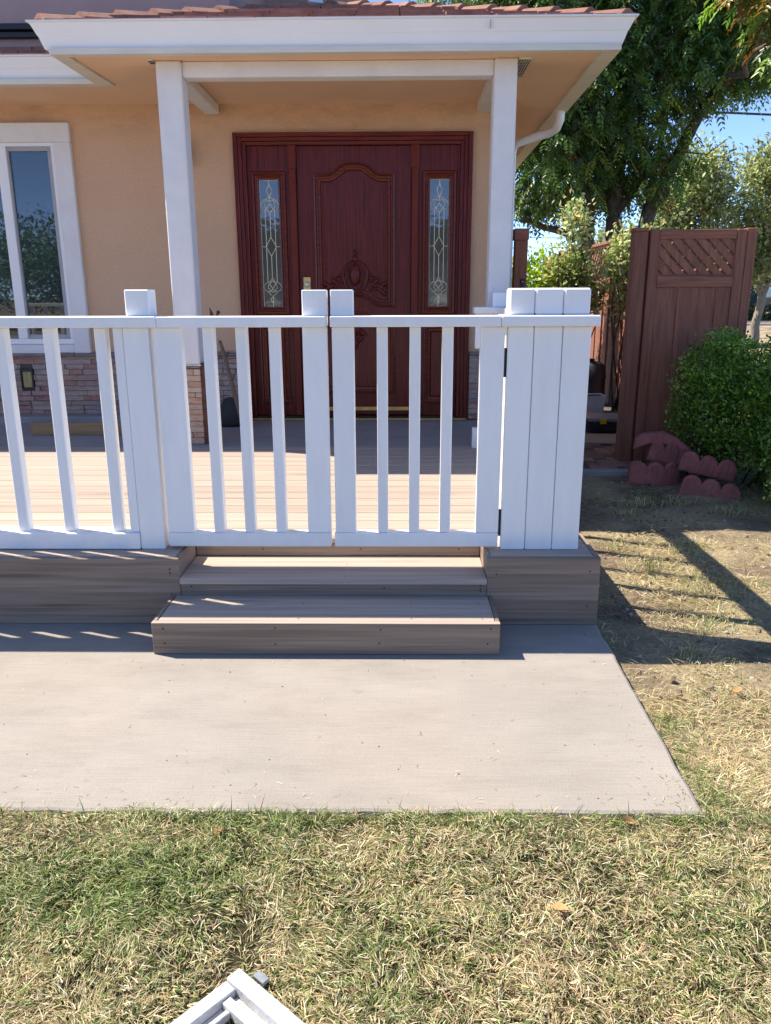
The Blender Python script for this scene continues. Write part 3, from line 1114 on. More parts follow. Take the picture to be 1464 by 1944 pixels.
pt += [('e', XC, .865, .02, .05, .016), ('e', XC - .035, .895, .02, .035, .014, .5), ('e', XC + .035, .895, .02, .035, .014, -.5)]
carve(pt, door)
db = bx('lock_plate', M['brass'], door, -.725, -.667, 6.309, 6.3178, 1.07, 1.362, .003)
obj('lock_cylinder', B().lathe((-.696, 6.309, 1.306), [(.021, 0), (.021, .008), (.015, .012), (.012, .012)], 16, 'y'), M['zinc'], db, smooth=False)
obj('door_handle', B().tube([(-.70, 6.30, 1.12), (-.70, 6.26, 1.12), (-.66, 6.25, 1.12), (-.60, 6.252, 1.115)], .009, 8), M['brass'], door, smooth=True)
bx('door_sweep', M['brass'], door, -.74, .09, 6.308, 6.3178, ZD + .068, ZD + .098, .002)
bx('threshold', M['black'], house, -1.118, .462, 6.26, 6.36, ZD + .008, ZD + .03, .003)
bx('threshold_strip', M['brass'], house, -1.20, .545, 6.235, 6.2595, ZD + .0005, ZD + .016, .002)

# sidelights with leaded glass
def came_lines():
    """lines of the leaded design in unit coordinates (-1..1 wide, 0..1 high)"""
    L = []
    L.append([(0, 1), (0, .965)])
    for s in (-1, 1):
        L.append([(0, .965), (s * .26, .925), (s * .24, .905), (s * .05, .875), (0, .868)])
        L.append([(0, .872), (s * .25, .86), (s * .7, .842), (s * .95, .815), (s * .88, .785), (s * .6, .766), (s * .35, .778)])
        L.append([(0, .838), (s * .35, .846), (s * .56, .825), (s * .5, .79), (s * .2, .765), (0, .75)])
        L.append([(0, .82), (s * .3, .785), (s * .42, .772)])
        L.append([(s * .5, .775), (s * .5, .2)])
        L.append([(0, .56), (s * .55, .485), (0, .41)])
        L.append([(s * .55, .485), (s * 1, .485)])
        L.append([(0, .235), (s * .25, .205), (s * .7, .195), (s * .97, .17), (s * .85, .14), (s * .5, .125), (s * .2, .13), (0, .12)])
        L.append([(0, .215), (s * .4, .185), (s * .5, .155), (s * .2, .135), (0, .145)])
        L.append([(s * .35, .19), (0, .15)])
        L.append([(s * .5, .125), (s * .2, .10), (0, .088), (s * .22, .065), (s * .15, .045), (0, .035)])
    L += [[(0, .75), (0, .56)], [(0, .41), (0, .235)], [(0, .088), (0, 0)], [(0, .868), (0, .838)]]
    return L


def sidelight(x0, x1, gx0, gx1):
    s = obj('sidelight', B().box(x0, gx0 - .001, 6.315, 6.36, ZD + .031, 2.2895, .002).box(gx1 + .001, x1, 6.315, 6.36, ZD + .031, 2.2895, .002)
            .box(gx0 - .0008, gx1 + .0008, 6.3152, 6.36, 2.062, 2.2893, .002).box(gx0 - .0008, gx1 + .0008, 6.3152, 6.36, ZD + .0312, 1.134, .002), M['mahogany'], house)
    b = B().sweep([(gx0, 1.137), (gx0, 2.060), (gx1, 2.060), (gx1, 1.137)][::-1], [(q[0] - .004, q[1]) for q in PROF], True, 'y', 6.315)
    obj('sidelight_moulding', b, M['mahogany_h'], s)
    bx('leaded_pane', M['side_glass'], s, gx0 - .0005, gx1 + .0005, 6.325, 6.331, 1.1345, 2.0615, .0004)
    cb = B()
    xc, hw, hz = (gx0 + gx1) / 2, (gx1 - gx0) / 2 - .003, .918
    for ln in came_lines():
        cb.tube([(xc + hw * px_, 6.3235, 1.139 + hz * pz_) for px_, pz_ in ln], .0027, 4)
    e = .003
    for q in (((gx0 + e, 1.139), (gx0 + e, 2.058)), ((gx1 - e, 1.139), (gx1 - e, 2.058)), ((gx0 + e, 1.139), (gx1 - e, 1.139)), ((gx0 + e, 2.057), (gx1 - e, 2.057))):
        cb.tube([(q[0][0], 6.3235, q[0][1]), (q[1][0], 6.3235, q[1][1])], .0034, 4)
    obj('caming', cb, M['came'], s)
    lp = [(gx0 - .01, .42), (gx0 - .01, .98), (gx1 + .01, .98), (gx1 + .01, .42)]
    b = B().sweep(lp[::-1], [(-q[0] + .03, q[1]) for q in PROF], True, 'y', 6.315)
    obj('lower_panel_moulding', b, M['mahogany_h'], s)
    bx('lower_panel', M['mahogany'], s, gx0 + .022, gx1 - .022, 6.308, 6.3148, .452, .948, .004)


sidelight(-1.1192, -.8085, -1.037, -.888)
sidelight(.1565, .4622, .239, .386)
# wall lantern hidden edge-on behind the left column
ln = bx('wall_lantern', M['black'], house, -1.565, -1.527, 6.22, 6.2995, 2.15, 2.32, .006)
obj('lantern_cap', B().tube([(-1.546, 6.25, 2.32), (-1.540, 6.24, 2.352), (-1.533, 6.25, 2.345)], .006, 6), M['black'], ln)
obj('wall_hook', B().tube([(-.318, 6.295, 2.395), (-.318, 6.28, 2.395), (-.310, 6.275, 2.41), (-.318, 6.275, 2.422), (-.326, 6.275, 2.41)], .005, 6), M['brass'], house)
# downspout at the right eave
dsp = B().tube([(1.225, 6.55, 2.58), (1.225, 6.56, 2.50), (1.215, 6.62, 2.455), (1.18, 6.68, 2.435), (1.08, 6.70, 2.41), (.93, 6.72, 2.37), (.895, 6.72, 2.30), (.895, 6.72, 1.6), (.895, 6.72, .1)], [.034] * 9, 10)
obj('downspout', dsp, M['gutter'], house, smooth=True)
# porch landing
bx('landing', M['landing'], house, -4.6, .86, 5.105, 6.2345, -.04, ZD - .0005, .005)

# ================================================================== DECK AND STEPS
deck = thing('deck', (-1.0, 4.0, 0), 'brown composite porch deck with wood-grain fascia boards in front of the house', 'deck')
# deck boards, grain along X
y = 3.078
SCREW = {}


def screw(parent, x, yf, z, axis='y'):
    b = B()
    if axis == 'y': b.lathe((x, yf, z), [(.0032, -.0005), (.0032, .0012)], 8, 'y')
    else: b.lathe((x, yf, z), [(.0032, -.001), (.0032, .0008)], 8, 'z')
    obj('screw', b, M['black'], parent, key='screw' + axis)


k = 0
while y < 5.09:
    y1 = min(y + .1230, 5.1)
    joint = [-4.6, .735]
    for a, b_ in zip(joint, joint[1:]):
        bx('deck_board', M['deck'], deck, a + .001, b_ - .001, y, y1, ZD - .025, ZD, .004)
    y += .1305
    k += 1
# solid black box under the boards, its colour gives the shade in the gaps
bx('gap_shade_box', M['plastic_black'], deck, -4.58, .72, 3.10, 5.1, .10, ZD - .0256, .003)
# left front of the deck: edge strip on top, fascia in front
z0 = ZD
for (a, b_) in ((2.842, 2.955), (2.959, 3.0745)):
    bx('deck_board', M['deck'], deck, -4.6, -.8435, a, b_, ZD - .025, ZD, .0025)
fl = bx('fascia_board', M['fascia'], deck, -4.6, -.8275, 2.815, 2.8395, 0.001, ZD - .002, .002)
for sx_, zz in ((-.862, .225), (-.862, .210), (-.862, .125), (-1.9, .225), (-1.9, .11), (-2.6, .21)): screw(fl, sx_, 2.815, zz)
sb = bx('return_board', M['fascia_y'], deck, -.8413, -.8275, 2.8398, 3.0745, .001, ZD - .001, .002)
# right pedestal under the gate post
for (a, b_) in ((2.845, 2.955), (2.959, 3.0745)):
    bx('deck_board', M['deck'], deck, .352, .743, a, b_, ZD - .025, ZD, .0025)
fr_ = bx('fascia_board', M['fascia'], deck, .338, .763, 2.82, 2.8425, .001, ZD + .002, .002)
for sx_, zz in ((.374, .205), (.725, .218), (.722, .078)): screw(fr_, sx_, 2.82, zz)
bx('return_board', M['fascia_y'], deck, .338, .3505, 2.8428, 3.0745, .001, ZD + .0015, .002)
bx('side_fascia', M['fascia_y'], deck, .7445, .763, 2.8428, 5.095, ZG - .02, ZD + .0015, .002)
# middle tread and risers in the notch
for (a, b_) in ((2.806, 2.944), (2.948, 3.0745)):
    t = bx('tread_board', M['deck'], deck, -.8265, .337, a, b_, .166, .191, .003)
    screw(t, -.2, a + .03, .1905, 'z')
rb = bx('riser_board', M['fascia'], deck, -.8265, .337, 2.818, 2.842, .03, .1655, .002)
for sx_, zz in ((-.785, .155), (-.05, .15), (.315, .16), (.315, .148), (.315, .137)): screw(rb, sx_, 2.818, zz)
ru = bx('riser_board', M['fascia'], deck, -.8265, .337, 3.0755, 3.097, .1915, ZD - .0262, .002)
for sx_ in (-.55, -.15, .25): screw(ru, sx_, 3.0755, .222)

step = thing('step_box', (-.25, 2.68, 0), 'low composite step box lying on the concrete path below the double gates', 'step')
sf_ = bx('front_board', M['fascia'], step, -.862, .358, 2.551, 2.5705, .0015, .116, .002)
for sx_ in (-.818, -.42, -.06, .322):
    for zz in (.100, .042): screw(sf_, sx_ + random.uniform(-.01, .01), 2.551, zz + random.uniform(-.004, .004))
bx('side_board', M['fascia_y'], step, -.862, -.848, 2.5708, 2.8135, .0015, .1195, .002)
bx('side_board', M['fascia_y'], step, .344, .358, 2.5708, 2.8135, .0015, .1195, .002)
for (a, b_) in ((2.5475, 2.687), (2.691, 2.8155)):
    t = bx('tread_board', M['deck'], step, -.8455, .3425, a if a > 2.6 else 2.5715, b_, .095, .1195, .003)
    for sx_ in (-.35, .05, .3): screw(t, sx_, a + .045, .119, 'z')
bx('nosing_strip', M['deck'], step, -.862, .358, 2.549, 2.5711, .1165, .1200, .001)

# ================================================================== RAILINGS AND GATES
RT0, RT1 = 1.113, 1.152           # top rail
YR = 2.925                        # front faces of posts and balusters
ral = thing('railing', (-2.2, 2.95, ZD), 'long white painted balustrade left of the gates on the deck edge', 'railing')
bx('top_rail', M['white'], ral, -4.55, -.8665, 2.893, 3.005, RT0, RT1, .003)
bx('bottom_rail', M['white'], ral, -4.55, -1.0015, 2.915, 3.005, .2705, .337, .004)
bx('post', M['white'], ral, -1.0, -.9065, YR, 3.018, ZD + .0005, RT0 - .001, .003)
bx('post_cap', M['white'], ral, -.982, -.893, YR, 3.012, RT1 + .0005, 1.245, .004)
bx('end_stile', M['white'], ral, -1.0365, -1.0015, YR + .002, 2.985, .3375, RT0 - .001, .003)
x = -1.112
i = 0
while x > -4.5:
    j = random.uniform(-.004, .004)
    bx('baluster', M['white'], ral, x + j, x + j + .042, YR + .012, YR + .054, .3375, RT0 - .001, .003)
    x -= .183
bx('post', M['white'], ral, -2.9, -2.807, 3.006, 3.10, ZD + .0005, 1.24, .003)


def gate(x0, x1, sl_, sr_, bals, label, capl, hinge):
    g = thing('gate', ((x0 + x1) / 2, 2.95, .28), label, 'gate', 'pair of white picket gates over the steps')
    bx('top_rail', M['white'], g, max(x0, -.8655), min(x1, .3692), 2.893, 2.990, RT0, RT1 - .001, .003)
    bx('bottom_rail', M['white'], g, x0 - (0 if hinge < 0 else 0), x1, YR - .003, 2.972, .281, .336, .003)
    bx('stile', M['white'], g, x0 + (.004 if hinge > 0 else 0), x0 + sl_, YR, 2.965, .3365, RT0 - .0008, .003)
    bx('stile', M['white'], g, x1 - sr_, x1 - (.003 if hinge < 0 else 0), YR, 2.965, .3365, RT0 - .0008, .003)
    for b_ in bals:
        bx('baluster', M['white'], g, b_, b_ + .040, YR + .004, YR + .052, .3365, RT0 - .0008, .003)
    bx('stile_cap', M['white'], g, capl[0], capl[1], YR - .004, 2.966, RT1 - .0008, 1.242, .003)
    if hinge:
        xh = x1 if hinge > 0 else x0
        for zz in (.98, .37):
            bx('hinge', M['black'], g, xh - .001, xh + .010, YR + .012, YR + .03, zz - .05, zz + .055, .001)
    return g


gate(-.888, -.2565, .102, .089, (-.71, -.59, -.469), 'left white picket gate, hung beside the capped post of the long balustrade', (-.3435, -.2535), 0)
gate(-.2425, .388, .084, .086, (-.076, .044, .163), 'right white picket gate, hung on the wide three-board post', (-.2415, -.159), 1)

gp = thing('gate_post', (.55, 2.97, ZD), 'wide white post of three upright boards with short capped tops, right of the gates', 'post')
e3 = (.398, .4925, .5965, .700)
for a, b_ in zip(e3, e3[1:]):
    bx('post_board', M['white'], gp, a + .0012, b_ - .0012, YR + random.uniform(-.001, .001), 3.015, ZD + .0005, RT0 - .001, .0035)
e4 = (.399, .4915, .5935, .690)
for a, b_ in zip(e4, e4[1:]):
    bx('cap_board', M['white'], gp, a + .0010, b_ - .0010, YR + random.uniform(-.001, .001), 3.015, RT1 + .0008, 1.246 + random.uniform(-.002, .002), .006)
bx('cap_rail', M['white'], gp, .3705, .722, 2.893, 3.03, RT0, RT1, .004)

sr = thing('side_railing', (.65, 4.0, ZD), 'white balustrade running back along the right edge of the deck to the porch column', 'railing')
bx('top_rail', M['white'], sr, .592, .708, 3.0315, 4.985, RT0, RT1, .003)
bx('bottom_rail', M['white'], sr, .612, .70, 3.016, 5.00, .275, .34, .003)
yy = 3.19
while yy < 4.95:
    bx('baluster', M['white'], sr, .635, .675, yy, yy + .04, .3405, RT0 - .001, .003)
    yy += .245
bx('post', M['white'], sr, .592, .688, 5.005, 5.10, ZD + .0005, RT0 - .001, .003)
bx('post_cap', M['white'], sr, .583, .676, 5.01, 5.10, RT1 + .0005, 1.238, .003)
bx('end_rail', M['white'], sr, .470, .708, 4.9855, 5.12, RT0, RT1, .003)
bx('end_board', M['white'], sr, .485, .588, 5.04, 5.085, .90, RT0 - .001, .003)
bx('end_board', M['white'], sr, .515, .588, 5.045, 5.085, .31, .8995, .003)
bx('end_plinth', M['white'], sr, .482, .588, 5.03, 5.09, ZD + .0005, .40, .004)

# ================================================================== SMALL THINGS ON THE PORCH
pl = bx('plank', M['pine'], None, -2.62, -1.86, 5.55, 5.60, ZD + .0003, ZD + .088, .004)
tag(pl, 'raw pine board standing on edge on the deck below the window', 'plank')
b = B().tube([(-1.085, 5.50, ZD + .012), (-1.10, 5.56, .36), (-1.36, 6.195, .86), (-1.372, 6.21, .885)], [.019, .017, .014, .013], 8)
tag(obj('garden_tool', b, M['stick'], smooth=True), 'long grey wooden garden tool leaning against the stone veneer left of the door', 'tool handle')
b = B()
prof = [(.10, 0), (.13, .03), (.125, .10), (.10, .16), (.06, .20), (.02, .215)]
b.lathe((-1.255, 5.98, ZD + .0002), prof, 12)
b.v = [(p[0] + .012 * math.sin(p[2] * 40 + p[1] * 30), (p[1] - 5.98) * .8 + 5.98, p[2]) for p in b.v]
bag = obj('canvas_bag', b, M['dark_bag'], smooth=True)
tag(bag, 'slumped dark canvas bag on the landing behind the leaning wooden tool', 'bag')
orn = thing('garden_stake', (-1.25, 5.6, ZD), 'rusty metal garden stake with spiky finial, standing behind the left column', 'garden stake')
obj('stake_rod', B().tube([(-1.25, 5.5, ZD), (-1.255, 5.5, .7), (-1.252, 5.5, 1.075)], .006, 6), M['rust'], orn)
obj('finial', B().tube([(-1.252, 5.5, 1.07), (-1.262, 5.5, 1.11), (-1.272, 5.5, 1.15)], [.012, .011, .001], 6).ball((-1.215, 5.5, 1.115), .013, .012, .014).tube([(-1.252, 5.5, 1.06), (-1.215, 5.5, 1.11)], .006, 5), M['rust'], orn)

# ================================================================== SIDE YARD
def lattice_strips(parent, x0, x1, z0, z1, yf, pitch, wid, th, mat, single=True, flip=False):
    """diagonal strips clipped to the rectangle, two layers"""
    out = B()
    for layer, sg in ((0, -1), (1, 1)):
        ya = yf + layer * (th + .001)
        H_ = z1 - z0
        s = x0 - H_ if sg < 0 else x0
        c = -H_ - wid
        while c < (x1 - x0) + H_:
            # strip centreline: x = x0 + c + t , z = z1 - t (sg<0) or z0 + t (sg>0)
            poly = [(x0 + c - .4, -.4), (x0 + c + wid * 1.414 - .4, -.4), (x0 + c + wid * 1.414 + H_ + .4, H_ + .4), (x0 + c + H_ + .4, H_ + .4)]
            poly = [(p[0], (z0 + p[1]) if sg > 0 else (z1 - p[1])) for p in poly]
            for (ax, lim, keep) in ((0, x0, 1), (0, x1, -1), (1, z0, 1), (1, z1, -1)):
                q = []
                for i in range(len(poly)):
                    A, D = poly[i - 1], poly[i]
                    ia, id_ = (A[ax] - lim) * keep >= 0, (D[ax] - lim) * keep >= 0
                    if ia != id_:
                        t = (lim - A[ax]) / (D[ax] - A[ax])
                        q.append((A[0] + (D[0] - A[0]) * t, A[1] + (D[1] - A[1]) * t))
                    if id_: q.append(D)
                poly = q
                if len(poly) < 3: break
            if len(poly) >= 3:
                if single:
                    obj('lattice_strip', B().prism(poly, 'y', ya, ya + th), mat, parent)
                else: out.prism(poly, 'y', ya, ya + th)
            c += pitch
    return out


YF = 5.95
fg = thing('tall_fence', (2.1, YF, 0), 'tall brown board gate panel with lattice top, behind the boxwood hedge', 'fence')
bx('post', M['fence'], fg, 1.682, 1.775, YF - .01, YF + .10, ZG - .05, 1.655, .004)
bx('post_block', M['fence_h'], fg, 1.680, 1.778, YF - .016, YF + .11, 1.6555, 1.68, .004)
bx('stile', M['fence'], fg, 1.795, 1.865, YF - .006, YF + .045, -.02, 1.668, .004)
bx('stile', M['fence'], fg, 2.405, 2.474, YF - .006, YF + .045, -.02, 1.668, .004)
bx('end_post', M['fence'], fg, 2.4775, 2.546, YF - .002, YF + .09, ZG - .05, 1.676, .004)
bx('top_rail', M['fence_h'], fg, 1.8655, 2.4045, YF + .0, YF + .04, 1.603, 1.668, .004)
bx('middle_rail', M['fence_h'], fg, 1.8655, 2.4045, YF - .012, YF + .028, 1.275, 1.349, .004)
bx('ledger', M['fence_h'], fg, 1.8655, 2.4045, YF - .004, YF + .028, 1.3495, 1.362, .003)
bx('back_rail', M['fence_h'], fg, 1.8655, 2.4045, YF + .0455, YF + .08, .20, .29, .004)
lattice_strips(fg, 1.8655, 2.4045, 1.3622, 1.6028, YF + .008, .090, .047, .010, M['fence'])
for i, (a, b_, d) in enumerate(((1.8655, 2.022, .012), (2.0225, 2.175, .0), (2.1755, 2.30, .016), (2.3005, 2.4045, .004))):
    bx('fence_board', M['fence'], fg, a, b_, YF + d, YF + d + .018, -.01, 1.2745, .003)
bx('reveal_batten', M['fence'], fg, 1.7755, 1.7945, YF + .03, YF + .06, -.02, 1.66, .002)

fp = thing('fence_post', (.98, 6.45, 0), 'stained brown post with a black gate latch beside the right porch column', 'post')
bx('post_shaft', M['fence'], fp, .905, 1.003, 6.42, 6.52, ZG - .05, 1.63, .004)
bx('post_cap', M['fence_h'], fp, .897, 1.008, 6.41, 6.53, 1.6305, 1.715, .004)
lt = bx('latch', M['black'], fp, .955, .985, 6.405, 6.4195, 1.28, 1.345, .003)
bx('latch_bolt', M['zinc'], lt, .967, .975, 6.400, 6.4048, 1.318, 1.326, .001)

XF = 2.52
bf = thing('side_fence', (XF, 9, 0), 'long brown board fence with lattice top along the side yard', 'fence')
bx('cap_rail', M['fence'], bf, XF - .05, XF + .06, 9.2, 14.2, 1.80, 1.835, .004)
bx('lattice_rail', M['fence'], bf, XF - .03, XF + .03, 9.2, 14.2, 1.77, 1.7998, .004)
bx('middle_rail', M['fence'], bf, XF - .045, XF + .03, 6.1, 14.2, 1.33, 1.43, .004)
yy = 6.1
i = 0
while yy < 14.1:
    d = .018 if i % 2 else 0.0
    bx('fence_board', M['fence'], bf, XF - .022 + d, XF - .005 + d, yy, yy + .15, ZG, 1.3295, .003)
    yy += .1505
    i += 1
for yy in (9.2, 11.6, 14.0):
    bx('post', M['fence'], bf, XF - .05, XF + .04, yy, yy + .09, 1.4305, 1.7695, .004)
lb = lattice_strips(None, 9.3, 14.0, 1.4305, 1.7695, 0, .13, .045, .010, M['fence'], single=False)
lb.v = [(XF - .012 + p[1], p[0], p[2]) for p in lb.v]
lat = obj('lattice', lb, M['fence'], bf)
lat['kind'] = 'stuff'
ef = thing('end_fence', (1.7, 14.1, 0), 'brown board fence closing the far end of the side yard', 'fence')
for i in range(10):
    bx('fence_board', M['fence'], ef, .95 + i * .152, 1.10 + i * .152, 14.02 + .012 * (i % 2), 14.04 + .012 * (i % 2), ZG, 1.25, .003)

plt = thing('planter_box', (2.07, 8.36, 0), 'small white planter box on the side-yard path by the fence', 'planter')
b = B()
b.add([(1.93, 8.28, .012), (2.145, 8.28, .012), (2.145, 8.46, .012), (1.93, 8.46, .012), (1.90, 8.25, .212), (2.165, 8.25, .212), (2.165, 8.49, .212), (1.90, 8.49, .212)],
      [(0, 3, 2, 1), (0, 1, 5, 4), (1, 2, 6, 5), (2, 3, 7, 6), (3, 0, 4, 7)])
obj('planter_body', b, M['planter'], plt)
bx('planter_soil', M['dark_bag'], plt, 1.915, 2.155, 8.265, 8.475, .17, .20, .002)
obj('planter_foot', B().box(1.95, 2.13, 8.3, 8.44, -.012, .0115, .003), M['plastic_black'], plt)

tb = thing('tool_case', (1.95, 7.35, 0), 'black plastic tool case with clear lid and yellow latch on the brick path', 'tool case')
b = B().prism([(1.76, .012), (2.16, .012), (2.18, .10), (1.74, .10)], 'y', 7.2, 7.5)
obj('case_body', b, M['plastic_black'], tb)
bx('case_lid', M['grey_lid'], tb, 1.745, 2.175, 7.195, 7.505, .1005, .145, .012)
bx('case_latch', M['yellow'], tb, 1.845, 1.905, 7.182, 7.1945, .085, .135, .004)
pb = B().prism([(1.35, 6.72), (2.02, 6.60), (2.30, 7.08), (1.42, 7.12)], 'z', .001, .012)
tag(obj('plywood_sheet', pb, M['plywood']), 'thin plywood sheet lying on the bricks in front of the tool case', 'plywood')
db_ = thing('barrel', (2.24, 9.3, 0), 'slate blue plastic barrel standing behind the white planter box', 'barrel')
obj('barrel_body', B().lathe((2.24, 9.3, -.012), [(.15, 0), (.165, .05), (.17, .12), (.178, .14), (.17, .16), (.17, .30), (.178, .32), (.17, .34), (.16, .45), (.10, .49), (.03, .50)], 20), M['drum'], db_, smooth=True)
obj('barrel_cap', B().lathe((2.24, 9.3, .488), [(.04, 0), (.04, .02), (.03, .026)], 12), M['plastic_black'], db_)


# scalloped concrete edging blocks
def edging(loc, yaw, pitch, roll, label, curve=.0, L=.33, H_=.135, T=.075):
    b = B()
    n = 24
    top = []
    for i in range(n + 1):
        t = i / n
        s = abs(math.sin(t * 3 * math.pi)) ** .55
        top.append(H_ - .042 + .042 * s)
    rows = []
    for i in range(n + 1):
        t = i / n - .5
        x = t * L
        yb = curve * (t * t * 4)
        fx = 0.0
        e = .008 if 0 < i < n else .0
        sec = [(0 + .006, 0), (0, .012), (0, top[i] - .014), (.006, top[i] - .004), (.018, top[i]), (T - .018, top[i]), (T - .006, top[i] - .004), (T, top[i] - .014), (T, .012), (T - .006, 0)]
        rows.append([(x, yb + q[0], q[1]) for q in sec])
    m = len(rows[0])
    for r_ in rows: b.v += r_
    for i in range(n):
        for k in range(m):
            b.f.append((i * m + k, (i + 1) * m + k, (i + 1) * m + (k + 1) % m, i * m + (k + 1) % m))
    b.f.append(tuple(range(m))); b.f.append(tuple(range(n * m, (n + 1) * m))[::-1])
    # worn, uneven faces
    b.v = [(p[0] + random.uniform(-.0022, .0022), p[1] + random.uniform(-.003, .003), p[2] + random.uniform(-.002, .002)) for p in b.v]
    R = Euler((pitch, roll, yaw), 'XYZ').to_matrix()
    b.v = [tuple(R @ Vector(p) + Vector(loc)) for p in b.v]
    o = obj('edging_block', b, M['block'], origin=loc)
    tag(o, label, 'edging block', 'scalloped pink concrete edging blocks under the hedge')
    return o


R_ = math.radians
edging((1.765, 5.30, -.05), R_(-8), R_(-3), R_(1), 'low scalloped pink edging block at the foot of the brown gate post', .06, .335, .165)
edging((1.885, 5.42, .085), R_(-14), R_(-6), R_(9), 'scalloped pink edging block tilted on top of the pile, below the arched piece', .03, .285, .145)
edging((1.855, 5.46, .290), R_(-12), R_(-90), R_(8), 'curved pink edging block lying arched on the very top of the pile', .07, .36, .13)
edging((2.035, 5.13, .062), R_(-20), R_(-4), R_(10), 'upper scalloped pink edging block of the right-hand stack at the hedge', .02, .35, .135)
edging((1.985, 4.93, -.065), R_(-22), R_(-8), R_(9), 'lower scalloped pink edging block of the right-hand stack, nearest the lawn', .02, .355, .150)

# ================================================================== WHITE FRAME ON THE LAWN
wf = thing('wooden_frame', (-.28, 1.05, 0), 'corner of an old chipped white wooden frame lying on the grass', 'frame')  # corner of an old wooden frame, much like a window sash


def bar(name, p0, p1, w_, z0, z1, mat=None, ext=(0, 0)):
    p0, p1 = Vector((p0[0], p0[1])), Vector((p1[0], p1[1]))
    d = (p1 - p0).normalized()
    n_ = Vector((-d.y, d.x))
    p0 = p0 - d * ext[0]; p1 = p1 + d * ext[1]
    q = [p0, p1, p1 + n_ * w_, p0 + n_ * w_]
    b = B().box(0, 1, 0, 1, 0, 1)
    b = B()
    c = .0015
    L_ = (p1 - p0).length
    b.box(0, L_, 0, w_, z0, z1, c)
    b.v = [(p0.x + d.x * v[0] + n_.x * v[1], p0.y + d.y * v[0] + n_.y * v[1], v[2]) for v in b.v]
    return obj(name, b, mat or M['old_white'], wf)


ZF = .012
K = (-.289, 1.172)
DR = (.119, -.101); DL = (-.093, -.105)
dr = Vector(DR).normalized(); dl = Vector(DL).normalized()


def off(a, b_): return (K[0] + dr.x * a + dl.x * b_, K[1] + dr.y * a + dl.y * b_)


bar('outer_rail', off(0, .030), off(.50, .030), .030, ZF - .01, ZF + .022)
bar('inner_rail', off(.030, .062), off(.50, .062), .018, ZF - .008, ZF + .012)
bar('rabbet', off(.030, .0435), off(.50, .0435), .013, ZF - .012, ZF + .001)
bar('side_rail', off(.0, .0302), off(.0, .50), .028, ZF - .01, ZF + .016)
bar('side_rabbet', off(.0285, .0625), off(.0285, .50), .014, ZF - .012, ZF - .001)
bar('side_inner', off(.043, .0625), off(.043, .50), .010, ZF - .008, ZF + .008)
br = bar('corner_bracket', off(.016, -.016), off(.046, -.016), .016, ZF - .004, ZF + .004, M['zinc'])
for a in (.022, .036):
    p = off(a, -.0075)
    obj('bracket_hole', B().lathe((p[0], p[1], ZF + .0035), [(.0032, 0), (.0032, .0012)], 10), M['black'], br)
for a in (.05, .12):
    p = off(a, .05)
    obj('nail', B().tube([(p[0], p[1], ZF + .003), (p[0] + .010, p[1] + .007, ZF + .010)], .0006, 5), M['zinc'], wf)

# ================================================================== VEGETATION
DK = (.060, .110, .030); MD = (.105, .19, .044); LT = (.20, .31, .07); YG = (.32, .40, .09); PALE = (.20, .26, .12)
g = np.random.default_rng(5)

# --- big dark multi-stemmed tree behind the side fence
bt = thing('shade_tree', (3.15, 12.2, 0), 'large dark green multi-stemmed tree behind the side fence, with drooping feathery leaves', 'tree')
tr = B()
limb(tr, (3.14, 12.2, -.2), (3.10, 12.1, 2.3), .15, .115, g, 5, .02, 9)
limb(tr, (3.10, 12.1, 2.25), (2.95, 12.1, 3.4), .085, .05, g, 5, .04)
limb(tr, (3.10, 12.1, 2.25), (3.28, 12.3, 3.6), .09, .05, g, 5, .04)
limb(tr, (3.12, 12.15, 2.3), (3.65, 12.1, 3.0), .06, .045, g, 4, .05)
limb(tr, (3.30, 12.5, -.2), (3.58, 12.0, 2.45), .13, .10, g, 6, .03, 9)
limb(tr, (3.58, 12.0, 2.4), (4.18, 11.9, 3.70), .10, .07, g, 5, .04)
limb(tr, (4.18, 11.9, 3.68), (4.95, 11.7, 4.9), .07, .03, g, 5, .06)
limb(tr, (3.58, 12.0, 2.45), (3.75, 12.2, 3.6), .07, .04, g, 4, .05)
limb(tr, (2.80, 12.4, -.2), (2.72, 12.1, 2.3), .13, .11, g, 5, .02, 9)
limb(tr, (2.72, 12.1, 2.25), (2.50, 12.0, 3.1), .10, .06, g, 5, .05)
limb(tr, (2.72, 12.1, 2.28), (2.90, 12.0, 3.0), .09, .05, g, 5, .05)
limb(tr, (2.70, 12.1, 2.0), (1.75, 12.0, 2.25), .07, .03, g, 6, .07)
limb(tr, (2.5, 12.0, 3.0), (1.6, 12.2, 4.4), .06, .02, g, 6, .06)
limb(tr, (3.28, 12.3, 3.5), (2.9, 12.6, 6.2), .06, .02, g, 6, .06)
limb(tr, (3.75, 12.2, 3.5), (4.4, 12.6, 6.4), .06, .02, g, 6, .06)
limb(tr, (4.3, 11.9, 3.9), (3.85, 8.6, 3.75), .05, .012, g, 8, .05)
for i in range(40):
    c = Vector((g.uniform(1.8, 3.7), g.uniform(11.6, 12.6), g.uniform(2.9, 4.4)))
    limb(tr, c, c + Vector((g.normal() * .5, g.normal() * .4, .25 + abs(g.normal()) * .45)), .018, .005, g, 3, .1, 5)
obj('trunk', tr, M['bark'], bt, smooth=True, origin=(3.1, 12.1, 0))
